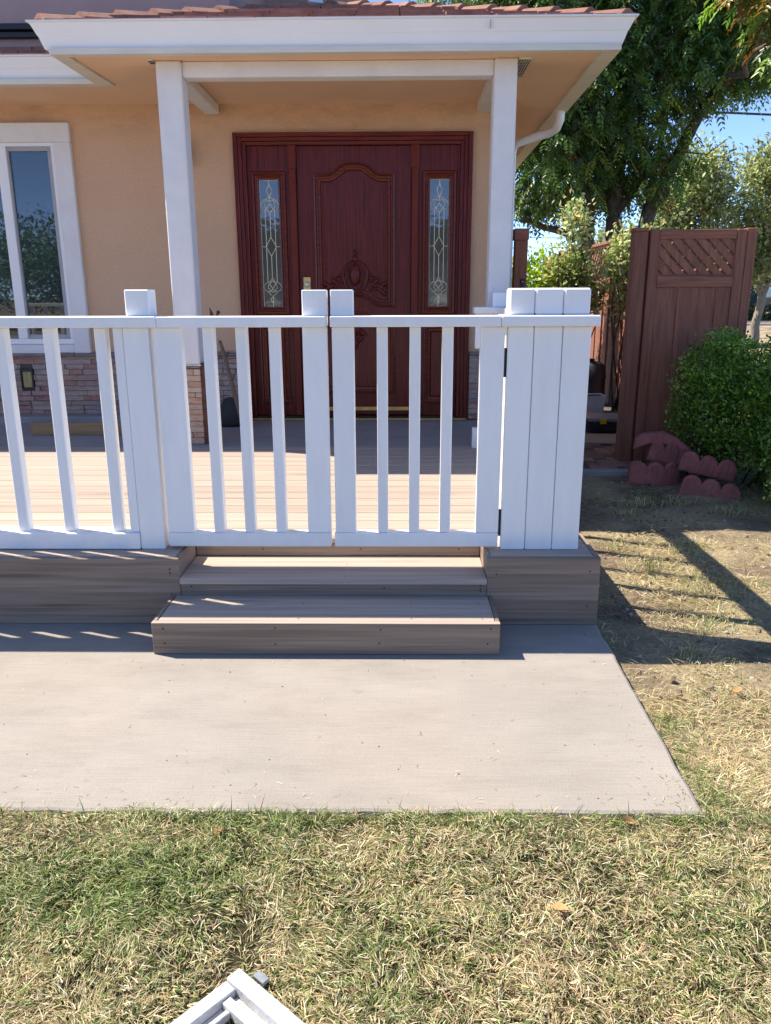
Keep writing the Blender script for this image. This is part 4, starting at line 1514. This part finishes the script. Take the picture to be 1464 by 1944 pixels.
crown = [(2.15, 12.0, 3.05, .80, 1.0, .75), (1.95, 12.0, 2.55, .35, .5, .22), (3.0, 12.2, 3.75, 1.15, 1.2, .85), (3.62, 12.0, 2.95, .50, .6, .42), (2.95, 12.4, 2.85, .6, .5, .40),
         (4.25, 11.8, 4.35, .9, 1.0, .62), (3.0, 12.6, 5.2, 2.0, 1.6, 1.0), (4.7, 12.0, 5.3, 1.3, 1.4, .9), (1.45, 12.6, 5.35, 1.2, 1.2, .62), (1.6, 12.2, 4.2, .8, 1.0, .7),
         (3.3, 12.5, 6.9, 2.3, 1.8, 1.3), (5.0, 11.8, 4.25, .45, .6, .30), (2.3, 11.8, 3.9, .9, .9, .7)]
compound_leaves('crown', crown, 14500, g, [DK, MD, LT, YG, (.16, .085, .03)], [40, 34, 16, 6, 1.2], M['leaf_gloss'], bt, rach=.24, leaflet=.082, pairs=6, origin=(3, 12, 4), width=.36)
bough = [(3.85, 8.5, 3.72, .40, .45, .42), (3.62, 8.6, 4.15, .60, .5, .30), (4.0, 8.5, 3.35, .28, .3, .22)]
compound_leaves('near_bough', bough, 330, g, [MD, LT, YG, (.22, .12, .03), (.16, .085, .03)], [26, 30, 14, 18, 12], M['leaf_gloss'], bt, rach=.24, leaflet=.095, pairs=6, origin=(3.8, 8.5, 3.7), width=.36)

# --- grey-green trees across the street
GG = [(.26, .30, .125), (.36, .39, .175), (.16, .20, .075), (.46, .47, .25)]


def far_tree(x, y, blobs, n, label, L=.15):
    t = thing('olive_tree', (x, y, -.3), label, 'tree', 'grey-green trees across the street')
    b = B()
    limb(b, (x, y, -.5), (x + .1, y, 1.4), .16, .12, g, 5, .03, 8)
    for bl_ in blobs:
        limb(b, (x + .1, y, 1.0 + g.random() * .5), (bl_[0], bl_[1], bl_[2] + bl_[5] * .4), .08, .02, g, 6, .06, 6)
        for k in range(4):
            limb(b, (bl_[0], bl_[1], bl_[2] - bl_[5] * .3), (bl_[0] + g.normal() * bl_[3] * .5, bl_[1] + g.normal() * .3, bl_[2] + bl_[5] * g.uniform(.1, .7)), .03, .008, g, 4, .08, 5)
    obj('trunk', b, M['bark_pale'], t, smooth=True, origin=(x, y, 0))
    simple_leaves('crown', blobs, n, L, L * .5, GG, [4, 4, 3, 2], M['leaf'], t, g, clump=6, shell=.55, origin=(x, y, 3))
    return t


far_tree(9.2, 26, [(9.1, 26, 4.75, 1.05, 1.0, .95), (8.35, 26, 3.75, .75, .9, .75), (9.7, 26.2, 3.7, 1.1, 1.0, 1.0), (8.0, 25.8, 2.7, .85, .8, .8), (9.2, 25.8, 2.6, 1.1, 1.0, .9), (8.6, 26, 1.7, 1.3, 1, .7)], 15000,
         'grey-green airy tree with rounded top, rising directly above the brown lattice panel')
far_tree(11.6, 26.5, [(11.4, 26.4, 4.8, .85, 1.0, 1.0), (12.3, 26.4, 4.1, 1.0, 1.0, 1.2), (11.1, 26.2, 3.3, .70, .9, .8), (12.0, 26.3, 2.6, 1.2, 1.0, .9), (12.7, 26.5, 5.2, .9, 1, .9), (11.1, 26.2, 1.9, .6, .8, .5)], 15000,
         'grey-green tree at the right edge, beside the street, right of the rounded one')
ft = thing('distant_tree', (10.3, 40, -.3), 'small hazy olive tree seen between the dark trunks over the side fence', 'tree')
b = B(); limb(b, (10.3, 40, -.5), (10.3, 40, 3.4), .2, .08, g, 5, .03, 7)
obj('trunk', b, M['bark_pale'], ft, smooth=True)
simple_leaves('crown', [(10.3, 40, 3.4, 1.3, 1.2, 1.1), (9.3, 40, 2.6, 1.3, 1.2, 1.0), (11.3, 40.3, 2.9, 1.3, 1.2, 1.0)], 6500, .2, .11, GG, [4, 4, 3, 3], M['leaf'], ft, g, clump=5, shell=.5, origin=(10.3, 40, 3))

# --- side-yard shrubs
sh = thing('bright_shrub', (1.6, 9.9, 0), 'bright yellow-green shrub in the sunny side yard beside the brown post', 'shrub')
b = B()
for i in range(9): limb(b, (1.6 + g.normal() * .08, 9.9, -.05), (1.6 + g.normal() * .3, 9.9 + g.normal() * .2, 1.2), .014, .006, g, 4, .05, 5)
obj('stem', b, M['bark'], sh, smooth=True)
simple_leaves('leaves', [(1.62, 9.9, 1.27, .44, .42, .46), (1.3, 9.9, 1.2, .3, .4, .46), (1.90, 9.9, 1.15, .3, .3, .36), (1.6, 9.9, .6, .45, .4, .5)], 9000, .06, .03,
              [(.36, .48, .05), (.46, .54, .07), (.24, .36, .04), (.14, .23, .03)], [4, 3, 3, 2], M['leaf'], sh, g, clump=5, shell=.35, origin=(1.6, 9.9, .8))


def rose(x, y, blobs, label, n, top, extra=None):
    t = thing('rose_bush', (x, y, 0), label, 'rose bush', 'climbing roses along the side fence')
    b = B()
    for i in range(10):
        bl_ = blobs[i % len(blobs)]
        limb(b, (x + g.normal() * .05, y + g.normal() * .05, -.05), (bl_[0] + g.normal() * bl_[3] * .5, bl_[1] + g.normal() * bl_[4] * .5, bl_[2] + bl_[5] * .6), .012, .004, g, 6, .06, 5)
    obj('stem', b, M['bark'], t, smooth=True)
    cols = [(.30, .36, .14), (.42, .46, .22), (.52, .54, .36), (.17, .22, .07), (.46, .38, .16)] if not extra else extra
    simple_leaves('leaves', blobs, n, .062, .036, cols, [4, 4, 3, 3, 2], M['leaf'], t, g, clump=4, shell=.5, origin=(x, y, 1.2))


rose(2.1, 9.65, [(2.04, 9.6, 1.45, .28, .25, .36), (2.03, 9.6, 1.98, .14, .18, .30), (1.82, 9.6, 1.42, .15, .2, .24), (2.22, 9.65, 1.2, .2, .2, .3)],
     'tall pale-leaved climbing rose rising to a point beside the yellow-green shrub', 3300, 2.1)
rose(2.42, 8.75, [(2.44, 8.7, 1.42, .17, .22, .28), (2.38, 8.7, 1.72, .12, .15, .16), (2.47, 8.7, 1.12, .08, .15, .18), (2.28, 8.7, 1.55, .13, .14, .14), (2.50, 8.6, 1.75, .10, .14, .14)],
     'pale-leaved climbing rose just left of the brown lattice panel', 1700, 1.8)
# --- boxwood hedge
hd = thing('boxwood_hedge', (2.6, 5.2, 0), 'clipped boxwood hedge with small bright green leaves, right of the pink edging blocks', 'hedge')
HB = [(2.29, 5.60, .46, .36, .33, .49), (2.24, 5.55, .72, .30, .28, .24), (2.66, 5.02, .42, .42, .52, .52), (2.62, 4.95, .70, .40, .50, .24), (2.95, 5.5, .45, .6, .4, .50), (3.3, 4.85, .42, .6, .6, .52), (2.12, 5.66, .25, .20, .18, .36), (2.5, 5.3, .48, .5, .4, .50), (2.62, 4.60, .16, .32, .34, .28), (2.52, 4.58, .36, .34, .34, .42), (2.40, 4.40, .20, .26, .28, .27), (2.75, 4.30, .34, .36, .36, .42), (3.0, 4.35, .40, .4, .4, .48)]
b = B()
for i in range(110):
    bl_ = HB[int(g.integers(len(HB)))]
    p0 = (bl_[0] + g.normal() * bl_[3] * .3, bl_[1] + g.normal() * bl_[4] * .3, -.05)
    limb(b, p0, (bl_[0] + g.uniform(-.7, .7) * bl_[3], bl_[1] + g.uniform(-.7, .7) * bl_[4], bl_[2] + bl_[5] * g.uniform(.2, .8)), .009, .003, g, 4, .05, 5)
obj('stem', b, M['bark'], hd, smooth=True, origin=(2.6, 5.2, 0))
lv = simple_leaves('leaves', HB, 92000, .0225, .017, [(.16, .30, .042), (.25, .42, .06), (.085, .17, .03), (.34, .50, .09), (.42, .46, .17)], [5, 4, 4, 1.6, .5], M['leaf_gloss'], hd, g, clump=7, shell=.30, up=.5, origin=(2.6, 5.2, .4))
lv['kind'] = 'stuff'
SB = [(2.12 + .035 * g.normal() + .9 * t, 5.3 + g.normal() * .2, .93 + .03 * g.normal(), .02, .02, .055) for t in g.random(26)]
sp = simple_leaves('sprigs', SB, 1500, .018, .012, [(.15, .29, .05), (.21, .35, .07)], [1, 1], M['leaf_gloss'], hd, g, clump=3, shell=.8, up=.9, origin=(2.6, 5.2, .9))
sp['kind'] = 'stuff'

# ------------------------------------------------------------------ grass and straw
class Smooth:
    def __init__(s, seed, cell):
        s.r = np.random.default_rng(seed).random((128, 128)); s.c = cell

    def __call__(s, x, y):
        u, v = x / s.c + 64, y / s.c + 64
        i, j = np.floor(u).astype(int), np.floor(v).astype(int)
        fu, fv = u - i, v - j
        fu, fv = fu * fu * (3 - 2 * fu), fv * fv * (3 - 2 * fv)
        R = s.r
        return (R[i % 128, j % 128] * (1 - fu) + R[(i + 1) % 128, j % 128] * fu) * (1 - fv) + (R[i % 128, (j + 1) % 128] * (1 - fu) + R[(i + 1) % 128, (j + 1) % 128] * fu) * fv


n4 = Smooth(4, .09)
n1, n2, n3 = Smooth(1, .33), Smooth(2, .10), Smooth(3, .05)


def blades(name, P, az, el, L, W, col, mat, curl=.09):
    n = len(P)
    D = np.stack([np.cos(az) * np.cos(el), np.sin(az) * np.cos(el), np.sin(el)], 1)
    Sd = np.stack([-np.sin(az), np.cos(az), .5 * RNG.normal(size=n)], 1)
    Sd = unit(Sd)
    L = L[:, None]; W = W[:, None]
    bend = RNG.normal(size=(n, 1)) * curl * .4
    mid = P + D * L * .5 + np.array([0, 0, 1.0]) * L * .06 + Sd * L * bend * .4
    tip = P + D * L - np.array([0, 0, 1.0]) * L * curl * .35 + Sd * L * bend
    tip[:, 2] = np.maximum(tip[:, 2], ZG + .004)
    V = np.stack([P - Sd * W * .5, P + Sd * W * .5, mid - Sd * W * .45, mid + Sd * W * .45, tip], 1).reshape(-1, 3)
    k = np.arange(n)[:, None] * 5
    T = np.concatenate([k + np.array([[0, 1, 3]]), k + np.array([[0, 3, 2]]), k + np.array([[2, 3, 4]])], 1).reshape(-1, 3)
    o = tri_mesh(name, V, T, np.repeat(np.clip(col, .004, .95), 5, 0), mat)
    return tag(o, kind='stuff')


STRAW = [(.68, .57, .35), (.56, .46, .26), (.42, .33, .18), (.78, .70, .50), (.24, .18, .10)]
GREEN = [(.17, .235, .06), (.25, .31, .10), (.11, .165, .042), (.38, .42, .22), (.075, .115, .032)]


def pick(cols, w_, n): return palette(RNG, n, cols, w_, .16)


def slab_clear(x, y):
    return ~((x < .751 + .014 * (y - 1.67)) & (y > 1.672) & (y < 2.9)) & ~((x < .768) & (y >= 2.8))


def lawn(n, x0, x1, y0, y1, greenf, dens, name, stand, lr, wr, zlo=.0, zhi=.035):
    x = RNG.uniform(x0, x1, n); y = RNG.uniform(y0, y1, n)
    keep = slab_clear(x, y) & (RNG.random(n) < dens(x, y))
    x, y = x[keep], y[keep]
    n = len(x)
    gf = greenf(x, y)
    isg = RNG.random(n) < gf
    col = np.where(isg[:, None], pick(GREEN, [4, 4, 3, 2, 3], n), pick(STRAW, [4, 4, 3, 2, 2], n))
    st_ = RNG.random(n) < (stand + .12 * isg)
    el = np.where(st_, RNG.uniform(.6, 1.35, n), RNG.uniform(-.12, .45, n))
    az = RNG.random(n) * 2 * np.pi
    az = np.where(RNG.random(n) < .62, 3.2 * np.pi * n4(x + 9, y * 1.3) + .45 * RNG.normal(size=n), az)
    L = RNG.uniform(*lr, n) * np.where(st_, .8, 1.0) * np.where(RNG.random(n) < .06, 1.9, 1.0)
    W = RNG.uniform(*wr, n) * np.where(isg, 1.0, .85)
    z = ZG + zlo + .022 * np.clip((2.05 - y) / .35, 0, 1) + np.where(st_, 0.0, RNG.random(n) ** 1.5 * (zhi - zlo)) * (.45 + .9 * n2(x, y))
    return blades(name, np.stack([x, y, z], 1), az, el, L, W, col, M['grass'])


def gf_front(x, y):
    patch = np.exp(-(((x + .62) / .42) ** 2 + ((y - 1.42) / .17) ** 2))
    edge = np.clip((y - 1.58) / .08, 0, 1)
    return np.clip(.26 + .35 * (n1(x, y) - .5) + .25 * (n2(x, y) - .5) + .62 * patch + .40 * edge, .08, .95)


lawn(430000, -1.8, 1.8, .78, 1.70, gf_front, lambda x, y: .36 + .64 * np.clip(n3(x, y) * 1.2 + n2(x + 3, y) * .9 - .55, 0, 1) ** 1.3, 'lawn_grass', .20, (.008, .030), (.0009, .0025), 0, .028)


def gf_right(x, y):
    edge = np.exp(-(((x - .80 - .03 * np.sin(y * 9)) / .07) ** 2)) * (y < 2.2)
    far = np.clip((y - 4.4) / .3, 0, 1) * .55
    sh_ = np.exp(-((y - 2.72) / .22) ** 2) * np.clip((x - 1.1) / .3, 0, 1) * .45
    return np.clip(.10 + .25 * (n1(x, y) - .45) + .6 * edge + far + sh_, .02, .9)


def d_right(x, y):
    near = np.clip((2.6 - y) / .6, .0, 1)
    bare = np.clip((n1(x + 5, y) * .6 + n2(x, y) * .4 - .30) / .22, .16, 1)
    strip = 1 - .93 * np.exp(-(((x - .90) / .20) ** 2)) * (y > 2.35)
    dark = np.where(y > 4.05, .45 * np.clip((n1(x * 1.4, y) - .38) / .2, .03, 1), 1)
    return np.clip(np.maximum(bare * .8, near * .9) * strip * dark, 0, 1)


lawn(210000, .74, 2.9, 1.69, 5.3, gf_right, d_right, 'dry_grass', .05, (.012, .050), (.0011, .0027), 0, .012)
# tall blades leaning over the front edge of the concrete
n = 2600
x = RNG.uniform(-1.9, .76, n); x = x[RNG.random(n) < .25 + .75 * (n1(x * 1.6, x * 0 + 3) > .5)]
n = len(x)
y = 1.662 - RNG.random(n) * .035
blades('lawn_edge_grass', np.stack([x, y, np.full(n, ZG + .02)], 1), RNG.uniform(0, 2 * np.pi, n), RNG.uniform(.7, 1.45, n), RNG.uniform(.016, .05, n) * np.where(RNG.random(n) < .08, 1.7, 1), RNG.uniform(.0014, .0028, n), pick(GREEN, [3, 3, 4, 1, 4], n), M['grass'], .2)
# tufts standing in the bare soil
tx, ty = [], []
for (cx, cy, m) in ((1.42, 3.78, 90), (1.12, 3.86, 130), (1.21, 3.55, 80), (1.33, 3.33, 60), (1.55, 3.92, 60), (1.75, 4.8, 220), (1.5, 4.75, 150), (1.35, 4.5, 120), (1.95, 4.55, 160), (1.24, 2.9, 60), (.80, 2.70, 60), (1.62, 2.7, 120), (1.05, 2.62, 50)):
    tx.append(cx + RNG.normal(size=m) * .045); ty.append(cy + RNG.normal(size=m) * .03)
tx, ty = np.concatenate(tx), np.concatenate(ty)
n = len(tx)
blades('grass_tufts', np.stack([tx, ty, np.full(n, ZG)], 1), RNG.uniform(0, 2 * np.pi, n), RNG.uniform(.35, 1.3, n), RNG.uniform(.04, .09, n), RNG.uniform(.002, .0034, n),
       np.where((RNG.random(n) < .5)[:, None], pick(GREEN, [4, 4, 3, 2, 2], n), pick(STRAW, [4, 4, 2, 2, 1], n)), M['grass'], .5)
# pebbles in the soil
pb = B()
for i in range(90):
    px_, py_ = g.uniform(.82, 2.1), g.uniform(2.3, 5.4)
    r_ = g.uniform(.004, .011)
    pb.ball((px_, py_, ZG + r_ * .4), r_ * g.uniform(.8, 1.4), r_, r_ * .7, 6, 4)
tag(obj('pebbles', pb, M['kerb'], origin=(1.4, 3.6, ZG)), kind='stuff')

cb_ = B()
for i in range(420):
    px_, py_ = g.uniform(.80, 1.9), g.uniform(2.3, 5.3)
    r_ = g.uniform(.004, .014)
    cb_.ball((px_, py_, ZG + r_ * .2), r_ * g.uniform(.8, 1.5), r_, r_ * .6, 5, 4, g.uniform(0, 3))
cb_.v = [(p[0] + g.normal() * .001, p[1] + g.normal() * .001, p[2] + g.normal() * .0007) for p in cb_.v]
M['clod'] = basic('soil_clods', (.20, .150, .11), 1, .3, 40, bmp=.5, bs=120, spec=.1)
tag(obj('soil_clods', cb_, M['clod'], origin=(1.4, 3.6, ZG)), kind='stuff')
# fallen leaves, each its own thing
M['dead_leaf'] = basic('dry_leaf', (.42, .22, .09), .8, .3, 25, rnd=.25)
LV = [((.555, 1.70 - .06, -.012), 'rust brown dry leaf against the front edge of the concrete, near its right corner', .04),
      ((.33, 1.345, .0), 'tan curled dry leaf on the lawn below the right half of the concrete', .035),
      ((-.42, 1.585, -.004), 'small orange dry leaf in the green grass patch at left', .028),
      ((1.16, 2.05, -.02), 'curled brown dry leaf on the straw right of the concrete', .042),
      ((1.10, 2.33, -.028), 'pale dry leaf on the straw below the shadow of the wide post', .03)]
for (p, lab, s_) in LV:
    b = B()
    rows = []
    for i in range(5):
        t = i / 4
        w_ = s_ * .38 * math.sin(math.pi * min(.97, .08 + t * .9))
        zc = .35 * s_ * (t - .5) ** 2
        b.v += [(-w_, (t - .5) * s_, zc + w_ * .5), (0, (t - .5) * s_, zc), (w_, (t - .5) * s_, zc + w_ * .6)]
    for i in range(4):
        for k in range(2): b.f.append((i * 3 + k, i * 3 + k + 1, i * 3 + k + 4, i * 3 + k + 3))
    a = g.uniform(0, 6)
    R = Euler((g.uniform(-.3, .3), g.uniform(-.3, .3), a)).to_matrix()
    b.v = [tuple(R @ Vector(v) + Vector(p) + Vector((0, 0, .012))) for v in b.v]
    tag(obj('fallen_leaf', b, M['dead_leaf']), lab, 'leaf', 'dry fallen leaves on the lawn')

# ================================================================== FAR THINGS
gh = thing('green_house', (28, 48, -.3), 'dark green house with a white-framed window across the street, far right', 'house')
bx('wall', M['green_wall'], gh, 17, 42, 48, 56, -.35, 2.55, .02)
obj('roof', B().prism([(47.2, 2.5), (56.8, 2.5), (52, 4.9)], 'x', 16.4, 42.6), M['roof_far'], gh)
gw = obj('window', B().box(20.95, 21.1, 47.9, 47.99, .15, 1.65).box(22.5, 22.65, 47.9, 47.99, .15, 1.65).box(21.1, 22.5, 47.9, 47.99, .15, .28).box(21.1, 22.5, 47.9, 47.99, 1.52, 1.65), M['vinyl'], gh)
bx('pane', M['glass'], gw, 21.1, 22.5, 47.93, 47.97, .28, 1.52, .001)
tag(obj('planting_bed', B().box(16, 60, 42.35, 47.95, -.36, -.22, .03), M['bark'], origin=(30, 45, -.3)), kind='structure')
for (x, lab) in ((20.6, 'pale shrub below the window of the dark green house'), (22.4, 'second pale shrub under the dark green house, right of the first')):
    t = thing('garden_shrub', (x, 47, -.25), lab, 'shrub', 'shrubs in front of the dark green house')
    b = B(); limb(b, (x, 47, -.3), (x, 47, .2), .04, .02, g, 3, .03, 5)
    obj('stem', b, M['bark'], t)
    simple_leaves('leaves', [(x, 47, .2, .65, .5, .42)], 420, .22, .13, [(.22, .22, .10), (.12, .14, .05)], [1, 1], M['leaf'], t, g, shell=.5, origin=(x, 47, .2))

# utility cables
for (a, b_, sag, r_, lab) in (((-10, 18, 5.75), (22, 15, 3.55), .1, .022, 'thick black utility cable crossing the sky right of the dark tree'),
                              ((-14, 30, 3.35), (34, 30, 3.0), .0, .012, 'upper of two thin cables in the sky gap beside the brown post'),
                              ((-14, 30, 3.0), (34, 30, 2.66), .0, .010, 'lower of two thin cables in the sky gap beside the brown post')):
    pts = [(a[0] + (b_[0] - a[0]) * t / 12, a[1] + (b_[1] - a[1]) * t / 12, a[2] + (b_[2] - a[2]) * t / 12 - sag * math.sin(math.pi * t / 12)) for t in range(13)]
    tag(obj('utility_cable', B().tube(pts, r_, 5), M['cable'], smooth=True), lab, 'cable')

# the house and trees across the front street, seen in the window glass
nh = thing('neighbour_house', (-2, -24, 0), 'single-storey cream house across the front street, mirrored in the window glass', 'house')
bx('wall', M['far_wall'], nh, -13, 9, -30, -23, -.1, 2.6, .02)
obj('roof', B().prism([(-30.8, 2.5), (-22.2, 2.5), (-26.5, 4.6)], 'x', -13.6, 9.6), M['roof_far'], nh)
for x in (-9.5, -5.0, 4.2):
    f = bx('window', M['vinyl'], nh, x, x + 1.9, -22.99, -22.93, .9, 2.1, .005)
    bx('pane', M['glass'], f, x + .1, x + 1.8, -22.929, -22.915, 1.0, 2.0, .002)
bx('garage_door', M['vinyl'], nh, -1.2, 3.0, -22.99, -22.94, -.05, 2.1, .005)
for (x, y, r_, h, lab) in ((-8.5, -17.5, 1.7, 3.4, 'round street tree mirrored in the left window'), (5.5, -18, 2.1, 3.8, 'broad street tree opposite the porch, mirrored in the right sidelight'), (13, -16, 2.6, 4.6, 'tall street tree far right across the front street'), (-13.0, -19, 2.4, 2.4, 'low wide street tree, second from the left across the front street'), (-17.5, -20, 2.8, 2.8, 'low wide street tree, third from the left across the front street'), (-22.5, -19, 2.8, 2.6, 'low wide street tree, farthest left across the front street')):
    t = thing('street_tree', (x, y, 0), lab, 'tree', 'trees across the front street')
    b = B(); limb(b, (x, y, -.2), (x, y, h), .16, .07, g, 5, .03, 7)
    obj('trunk', b, M['bark'], t, smooth=True)
    simple_leaves('crown', [(x, y, h, r_, r_, r_ * .8), (x + .8, y, h - .5, r_ * .7, r_ * .7, r_ * .6), (x - .8, y + .3, h - .3, r_ * .7, r_ * .7, r_ * .6)], 9000, .14, .09, [DK, MD, LT], [3, 4, 2], M['leaf'], t, g, clump=4, shell=.4, origin=(x, y, h))

# grass clippings and grit scattered over the concrete
n = 230
x = RNG.uniform(-1.6, .74, n); y = np.where(RNG.random(n) < .6, 1.69 + np.abs(RNG.normal(size=n)) * .10, RNG.uniform(1.69, 2.8, n))
x = np.where(RNG.random(n) < .25, .735 - np.abs(RNG.normal(size=n)) * .06, x)
y = np.clip(y, 1.69, 2.5)
blades('clippings', np.stack([x, y, np.full(n, .0015)], 1), RNG.uniform(0, 6.28, n), RNG.uniform(0, .08, n), RNG.uniform(.006, .022, n), RNG.uniform(.0009, .0018, n),
       np.where((RNG.random(n) < .4)[:, None], pick(GREEN, [4, 4, 3, 2, 3], n), pick(STRAW, [3, 4, 4, 2, 4], n)), M['grass'], .02)
gb = B()
for i in range(60):
    gx, gy = g.uniform(-1.5, .72), g.uniform(1.70, 2.55)
    if gy > 2.52 and gx < .4: continue
    r_ = g.uniform(.0008, .0024)
    gb.ball((gx, gy, r_ * .6), r_ * g.uniform(.8, 1.6), r_, r_ * .7, 5, 3)
tag(obj('grit', gb, M['bark_pale'], origin=(0, 2, 0)), kind='stuff')
